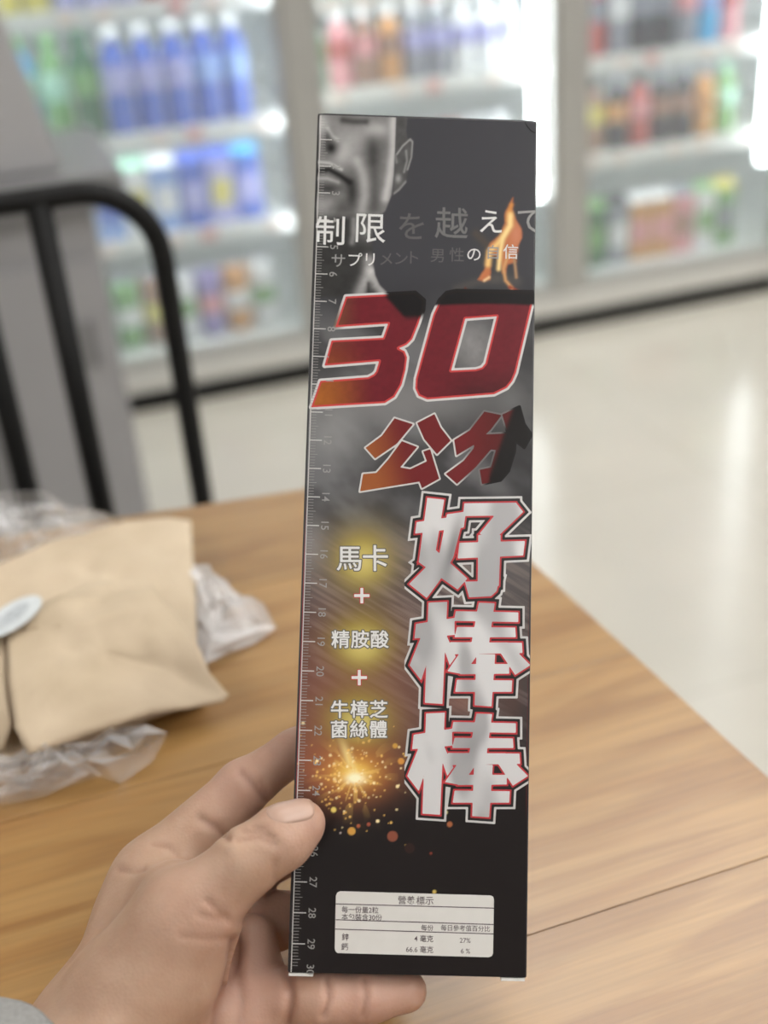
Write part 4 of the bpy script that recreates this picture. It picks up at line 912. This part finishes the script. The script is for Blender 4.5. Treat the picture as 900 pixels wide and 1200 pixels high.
def skin_mat():
    m, nt, b = new_mat('skin'); L = nt.links.new
    tc = nt.nodes.new('ShaderNodeTexCoord'); n = nt.nodes.new('ShaderNodeTexNoise'); n.inputs['Scale'].default_value = 55; n.inputs['Detail'].default_value = 5
    cr = nt.nodes.new('ShaderNodeValToRGB'); e = cr.color_ramp.elements
    e[0].position = 0.3; e[0].color = (0.43, 0.270, 0.185, 1); e[1].position = 0.72; e[1].color = (0.54, 0.365, 0.262, 1)
    L(tc.outputs['Object'], n.inputs['Vector']); L(n.outputs['Fac'], cr.inputs['Fac']); 
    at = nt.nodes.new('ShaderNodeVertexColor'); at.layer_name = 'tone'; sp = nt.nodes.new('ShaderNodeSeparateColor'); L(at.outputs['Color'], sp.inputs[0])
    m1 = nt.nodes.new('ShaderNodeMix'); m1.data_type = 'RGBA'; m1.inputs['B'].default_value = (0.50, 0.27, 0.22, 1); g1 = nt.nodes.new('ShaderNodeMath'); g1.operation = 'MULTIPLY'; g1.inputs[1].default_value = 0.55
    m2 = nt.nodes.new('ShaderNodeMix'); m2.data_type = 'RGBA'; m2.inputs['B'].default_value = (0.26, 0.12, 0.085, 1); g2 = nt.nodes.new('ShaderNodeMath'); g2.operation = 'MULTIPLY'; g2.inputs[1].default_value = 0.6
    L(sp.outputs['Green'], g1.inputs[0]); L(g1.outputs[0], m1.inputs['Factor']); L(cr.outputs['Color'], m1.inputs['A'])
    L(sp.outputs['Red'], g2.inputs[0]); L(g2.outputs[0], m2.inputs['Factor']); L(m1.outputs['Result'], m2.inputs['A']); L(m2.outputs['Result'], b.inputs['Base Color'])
    v = nt.nodes.new('ShaderNodeTexVoronoi'); v.inputs['Scale'].default_value = 900; n2 = nt.nodes.new('ShaderNodeTexNoise'); n2.inputs['Scale'].default_value = 260; n2.inputs['Detail'].default_value = 3
    L(tc.outputs['Object'], v.inputs['Vector']); L(tc.outputs['Object'], n2.inputs['Vector'])
    ma = nt.nodes.new('ShaderNodeMath'); ma.operation = 'MULTIPLY_ADD'; ma.inputs[1].default_value = 0.5; L(v.outputs['Distance'], ma.inputs[0]); L(n2.outputs['Fac'], ma.inputs[2])
    bp = nt.nodes.new('ShaderNodeBump'); bp.inputs['Strength'].default_value = 0.22; bp.inputs['Distance'].default_value = 0.0006; L(ma.outputs[0], bp.inputs['Height']); L(bp.outputs[0], b.inputs['Normal'])
    b.inputs['Roughness'].default_value = 0.48; b.inputs['Specular IOR Level'].default_value = 0.4
    b.inputs['Subsurface Weight'].default_value = 0.25; b.inputs['Subsurface Radius'].default_value = (0.004, 0.0018, 0.001); b.inputs['Subsurface Scale'].default_value = 1.0
    return m
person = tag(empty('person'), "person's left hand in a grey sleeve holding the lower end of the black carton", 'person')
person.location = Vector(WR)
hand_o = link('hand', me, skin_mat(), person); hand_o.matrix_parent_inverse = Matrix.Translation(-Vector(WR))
# thumbnail: a curved plate that follows the thumb's own roundness
M_nail = mat('fingernail', (0.50, 0.330, 0.255), 0.3, noise=0.06, scale=120, spec=0.6)
ta, tb_ = np.array(thumb[2][0]), np.array(thumb[4][0]); ax_ = (tb_ - ta) / np.linalg.norm(tb_ - ta)
nrm = -fw * 0.50 + up * 0.84 - rt * 0.25; nrm -= ax_ * (nrm @ ax_); nrm /= np.linalg.norm(nrm); sd = np.cross(ax_, nrm)
def dist_hand(p):
    d = chain(p[None], thumb, 0.005)[0]; return d
from mathutils.bvhtree import BVHTree
bvh = BVHTree.FromPolygons([v.co.copy() for v in me.vertices], [tuple(p.vertices) for p in me.polygons])
c0 = np.array(thumb[3][0]) * 0.10 + np.array(thumb[4][0]) * 0.90
NVn, Fn = [], []; na, nb = 15, 15
for i in range(na):
    for j in range(nb):
        s_, t_ = (j / (nb - 1) * 2 - 1), (i / (na - 1) * 2 - 1)
        wdt = 0.0058 * (1 - 0.10 * t_ ** 2) * math.sqrt(max(0.0, 1 - 0.55 * abs(t_) ** 4)); ln = 0.0072 * (1 - 0.16 * s_ * s_)
        o = Vector(c0 + ax_ * (t_ * ln) + sd * (s_ * wdt) + nrm * 0.02)
        hit, hn, _, _ = bvh.ray_cast(o, Vector(-nrm), 0.04)
        p = hit if hit is not None else o - Vector(nrm) * 0.02
        lift = 0.00030 * (1 - 1.9 * abs(s_) ** 5 - 2.2 * max(0.0, -t_) ** 4) + 0.00035 * max(0.0, t_) ** 6
        NVn.append(p + Vector(nrm) * lift)
for i in range(na - 1):
    for j in range(nb - 1): Fn.append((i * nb + j, i * nb + j + 1, (i + 1) * nb + j + 1, (i + 1) * nb + j))
tn = py_obj('thumbnail', NVn, Fn, M_nail, hand_o, True)
so = tn.modifiers.new('thick', 'SOLIDIFY'); so.thickness = 0.0005; so.offset = 0
# sleeve
M_sleeve = mat('grey_knit', (0.27, 0.265, 0.255), 0.9, noise=0.15, scale=700, bump=0.5)
bm = bmesh.new(); rings = []; ns = 40
A0, A1 = ad(52, 1302, .361), ad(-180, 1500, .300); axs = (A1 - A0) / np.linalg.norm(A1 - A0); s1 = np.cross(axs, fw); s1 /= np.linalg.norm(s1); s2 = np.cross(axs, s1)
for t, r in ((0.05, .0310), (0.0, .0322), (0.0, .0345), (0.03, .036), (0.10, .0352), (0.3, .037), (0.6, .036), (1.0, .038)):
    rings.append([bm.verts.new(A0 + (A1 - A0) * t + (s1 * math.cos(2 * PI * k / ns) * 1.08 + s2 * math.sin(2 * PI * k / ns) * 0.72) * (r * (1 + 0.02 * math.sin(k * 0.9 + t * 14)))) for k in range(ns)])
for a, b_ in zip(rings, rings[1:]):
    for k in range(ns): bm.faces.new((a[k], a[(k + 1) % ns], b_[(k + 1) % ns], b_[k]))
sl = bm_obj('sleeve', bm, M_sleeve, person, True); sl.matrix_parent_inverse = Matrix.Translation(-Vector(WR))

# ------------------------------------------------------------------ bags on the table
def kraft_mat():
    m, nt, b = new_mat('kraft_paper'); L = nt.links.new
    tc = nt.nodes.new('ShaderNodeTexCoord'); n = nt.nodes.new('ShaderNodeTexNoise'); n.inputs['Scale'].default_value = 22; n.inputs['Detail'].default_value = 7
    cr = nt.nodes.new('ShaderNodeValToRGB'); e = cr.color_ramp.elements
    e[0].position = 0.3; e[0].color = (0.52, 0.41, 0.28, 1); e[1].position = 0.75; e[1].color = (0.64, 0.52, 0.375, 1)
    bp = nt.nodes.new('ShaderNodeBump'); bp.inputs['Strength'].default_value = 0.35; bp.inputs['Distance'].default_value = 0.002
    L(tc.outputs['Object'], n.inputs['Vector']); L(n.outputs['Fac'], cr.inputs['Fac']); L(cr.outputs['Color'], b.inputs['Base Color']); L(n.outputs['Fac'], bp.inputs['Height']); L(bp.outputs[0], b.inputs['Normal'])
    b.inputs['Roughness'].default_value = 0.7; return m
M_kraft = kraft_mat()
KB = Vector((0.0, 0.50, ZT))
kb_ = tag(empty('kraft_paper_bag', KB), 'crumpled brown kraft paper bag with a white oval sticker lying on the table', 'paper bag')
def sheet(name, poly3, m, parent, origin, rough=0.0, sub=16, thick=0.0006, dome=0.0, seed=0, sharp=2.0, step=0.008, smooth_=True):
    """Sheet spanned over a closed 3-D outline, domed and creased, with thickness."""
    P3 = [np.array(p, float) for p in poly3]; n = len(P3); B = []
    for i in range(n):
        a, b_ = P3[i], P3[(i + 1) % n]; k = max(1, int(np.linalg.norm(b_ - a) / step))
        for j in range(k): B.append(a + (b_ - a) * j / k)
    c = np.mean(B, 0); V = []; nb = len(B); Fc = []
    for r in range(sub):
        t = 1 - r / sub
        for p in B:
            q_ = c + (p - c) * t; x, y = q_[0] * 60, q_[1] * 60
            dz = dome * (1 - t * t)
            rid = 1 - abs(2 * float(fbm(np.array(x / sharp), np.array(y / sharp), seed, 3)) - 1)
            q_ = q_ + np.array([0, 0, dz + rough * (rid - 0.6) * min(1, 0.35 + (1 - t) * 3)]); V.append(q_ - np.array(origin))
    V.append(c + np.array([0, 0, dome]) - np.array(origin))
    for r in range(sub - 1):
        for k in range(nb): Fc.append((r * nb + k, r * nb + (k + 1) % nb, (r + 1) * nb + (k + 1) % nb, (r + 1) * nb + k))
    for k in range(nb): Fc.append(((sub - 1) * nb + k, (sub - 1) * nb + (k + 1) % nb, sub * nb))
    if not smooth_:
        rj = np.random.RandomState(seed); V = [v + rj.normal(0, 1, 3) * np.array([.0016, .0016, .0022]) for v in V]
        Fc = [t for f in Fc for t in ([f] if len(f) == 3 else ([f[:3], (f[0], f[2], f[3])] if rj.rand() < .5 else [f[1:], (f[0], f[1], f[3])]))]
    o = py_obj(name, V, Fc, m, parent, smooth_)
    if thick: s = o.modifiers.new('thick', 'SOLIDIFY'); s.thickness = thick; s.offset = -1
    return o
def az(px, py, z): return at_z(px, py, ZT + z)
# lower body: a soft pillow
low = [az(-60, 770, .004), az(40, 640, .004), az(150, 620, .004), az(222, 640, .004), az(228, 770, .004), az(240, 822, .004), az(150, 852, .004), az(52, 890, .004), az(-40, 900, .004)]
sheet('lower_body', low, M_kraft, kb_, KB, 0.004, 14, 0.0006, 0.018, 3)
front = [az(8, 738, .034), az(70, 700, .040), az(180, 690, .040), az(229, 752, .030), az(246, 790, .020), az(268, 816, .010), az(262, 823, .010), az(180, 838, .014), az(105, 862, .018), az(34, 886, .020), az(18, 855, .026), az(10, 800, .032)]
top = [az(-60, 690, .030), az(16, 655, .032), az(70, 632, .026), az(148, 612, .020), az(200, 609, .016), az(224, 613, .014), az(229, 690, .022), az(231, 764, .026), az(180, 720, .038), az(70, 735, .038), az(6, 742, .033), az(-60, 760, .030)]
sheet('top_panel', top, M_kraft, kb_, KB, 0.009, 14, 0.0006, 0.004, 11)
sheet('front_flap', front, M_kraft, kb_, KB, 0.008, 14, 0.0006, 0.006, 7)
side = [az(-60, 750, .030), az(4, 738, .032), az(9, 800, .028), az(14, 850, .022), az(4, 880, .010), az(-60, 890, .006)]
sheet('side_fold', side, M_kraft, kb_, KB, 0.004, 10, 0.0006, 0.004, 17)
M_sticker = mat('white_sticker', (0.60, 0.63, 0.64), 0.4, noise=0.10, scale=160)
M_stickerink = mat('grey_sticker_smudge', (0.46, 0.49, 0.51), 0.4, noise=0.3, scale=300)
sc = az(14, 722, .0400); se = az(44, 698, .0405) - sc; se2 = np.cross([0, 0, 1.0], se); se2 = se2 / np.linalg.norm(se2) * 0.0105
st = [sc + se * math.cos(2 * PI * k / 36) + se2 * math.sin(2 * PI * k / 36) for k in range(36)]
sticker = py_obj('sticker', [p - np.array(KB) for p in st] , [tuple(range(36))], M_sticker, kb_); s = sticker.modifiers.new('thick', 'SOLIDIFY'); s.thickness = 0.0004
st2 = [sc + np.array([0, 0, .0003]) + se * (0.62 * math.cos(2 * PI * k / 24)) + se2 * (0.42 * math.sin(2 * PI * k / 24)) for k in range(24)]
py_obj('faded_mark', [p - np.array(KB) for p in st2], [tuple(range(24))], M_stickerink, sticker)
# clear bag around it
def film_mat(name, lo_, hi_):
    m = bpy.data.materials.new(name); m.use_nodes = True; nt = m.node_tree; L = nt.links.new
    b = nt.nodes['Principled BSDF']; b.inputs['Base Color'].default_value = (0.85, 0.84, 0.84, 1); b.inputs['Roughness'].default_value = 0.14; b.inputs['Specular IOR Level'].default_value = 0.8
    t = nt.nodes.new('ShaderNodeBsdfTransparent'); mx = nt.nodes.new('ShaderNodeMixShader'); out = nt.nodes['Material Output']
    lw = nt.nodes.new('ShaderNodeLayerWeight'); lw.inputs['Blend'].default_value = 0.35; mr = nt.nodes.new('ShaderNodeMapRange'); mr.inputs['To Min'].default_value = lo_; mr.inputs['To Max'].default_value = hi_
    L(lw.outputs['Facing'], mr.inputs['Value']); L(mr.outputs[0], mx.inputs['Fac']); L(t.outputs[0], mx.inputs[1]); L(b.outputs[0], mx.inputs[2]); L(mx.outputs[0], out.inputs['Surface'])
    tc = nt.nodes.new('ShaderNodeTexCoord'); n = nt.nodes.new('ShaderNodeTexNoise'); n.inputs['Scale'].default_value = 70; n.inputs['Distortion'].default_value = 1.5; bp = nt.nodes.new('ShaderNodeBump'); bp.inputs['Strength'].default_value = 0.6; bp.inputs['Distance'].default_value = 0.002
    L(tc.outputs['Object'], n.inputs['Vector']); L(n.outputs['Fac'], bp.inputs['Height']); L(bp.outputs[0], b.inputs['Normal'])
    return m
M_film = film_mat('clear_film', 0.13, 0.75); M_film2 = film_mat('milky_film', 0.50, 0.88)
pb = tag(empty('clear_plastic_bag', KB), 'crinkled clear plastic bag showing under and behind the brown paper bag', 'plastic bag')
fr = [az(-60, 905, .010), az(20, 895, .012), az(60, 880, .012), az(110, 862, .010), az(190, 850, .006), az(194, 868, .010), az(178, 892, .003), az(135, 918, .002), az(100, 912, .008), az(40, 935, .002), az(0, 948, .002), az(-60, 960, .002)]
sheet('front_film', fr, M_film, pb, KB, 0.012, 6, 0, 0.006, 23, 0.9, step=0.013, smooth_=False)
fr2 = [az(-40, 925, .014), az(30, 900, .018), az(70, 876, .016), az(96, 890, .014), az(125, 912, .002), az(60, 928, .001), az(-30, 945, .001)]
sheet('front_film', fr2, M_film, pb, KB, 0.010, 6, 0, 0.004, 29, 0.7, step=0.013, smooth_=False)
rt_ = [az(226, 660, .020), az(240, 668, .018), az(285, 700, .014), az(312, 712, .010), az(324, 735, .004), az(300, 750, .003), az(262, 772, .003), az(240, 776, .006), az(228, 750, .012)]
sheet('right_film', rt_, M_film2, pb, KB, 0.012, 6, 0, 0.004, 31, 0.9, step=0.013, smooth_=False)
rt2 = [az(226, 672, .012), az(270, 700, .006), az(318, 738, .002), az(250, 772, .001), az(226, 760, .004)]
sheet('right_film', rt2, M_film, pb, KB, 0.008, 6, 0, 0.004, 37, 0.8, step=0.013, smooth_=False)
bk = [az(-60, 640, .050), az(-30, 585, .055), az(0, 576, .055), az(50, 582, .050), az(100, 596, .036), az(142, 608, .020), az(150, 616, .012), az(90, 640, .020), az(10, 668, .026), az(-60, 690, .028)]
sheet('back_film', bk, M_film, pb, KB, 0.010, 6, 0, 0.006, 41, 1.2, step=0.013, smooth_=False)
bk2 = [az(-60, 655, .030), az(0, 588, .040), az(60, 594, .036), az(130, 606, .016), az(60, 640, .012), az(-40, 680, .012)]
sheet('back_film', bk2, M_film, pb, KB, 0.010, 6, 0, 0.004, 43, 1.2, step=0.013, smooth_=False)
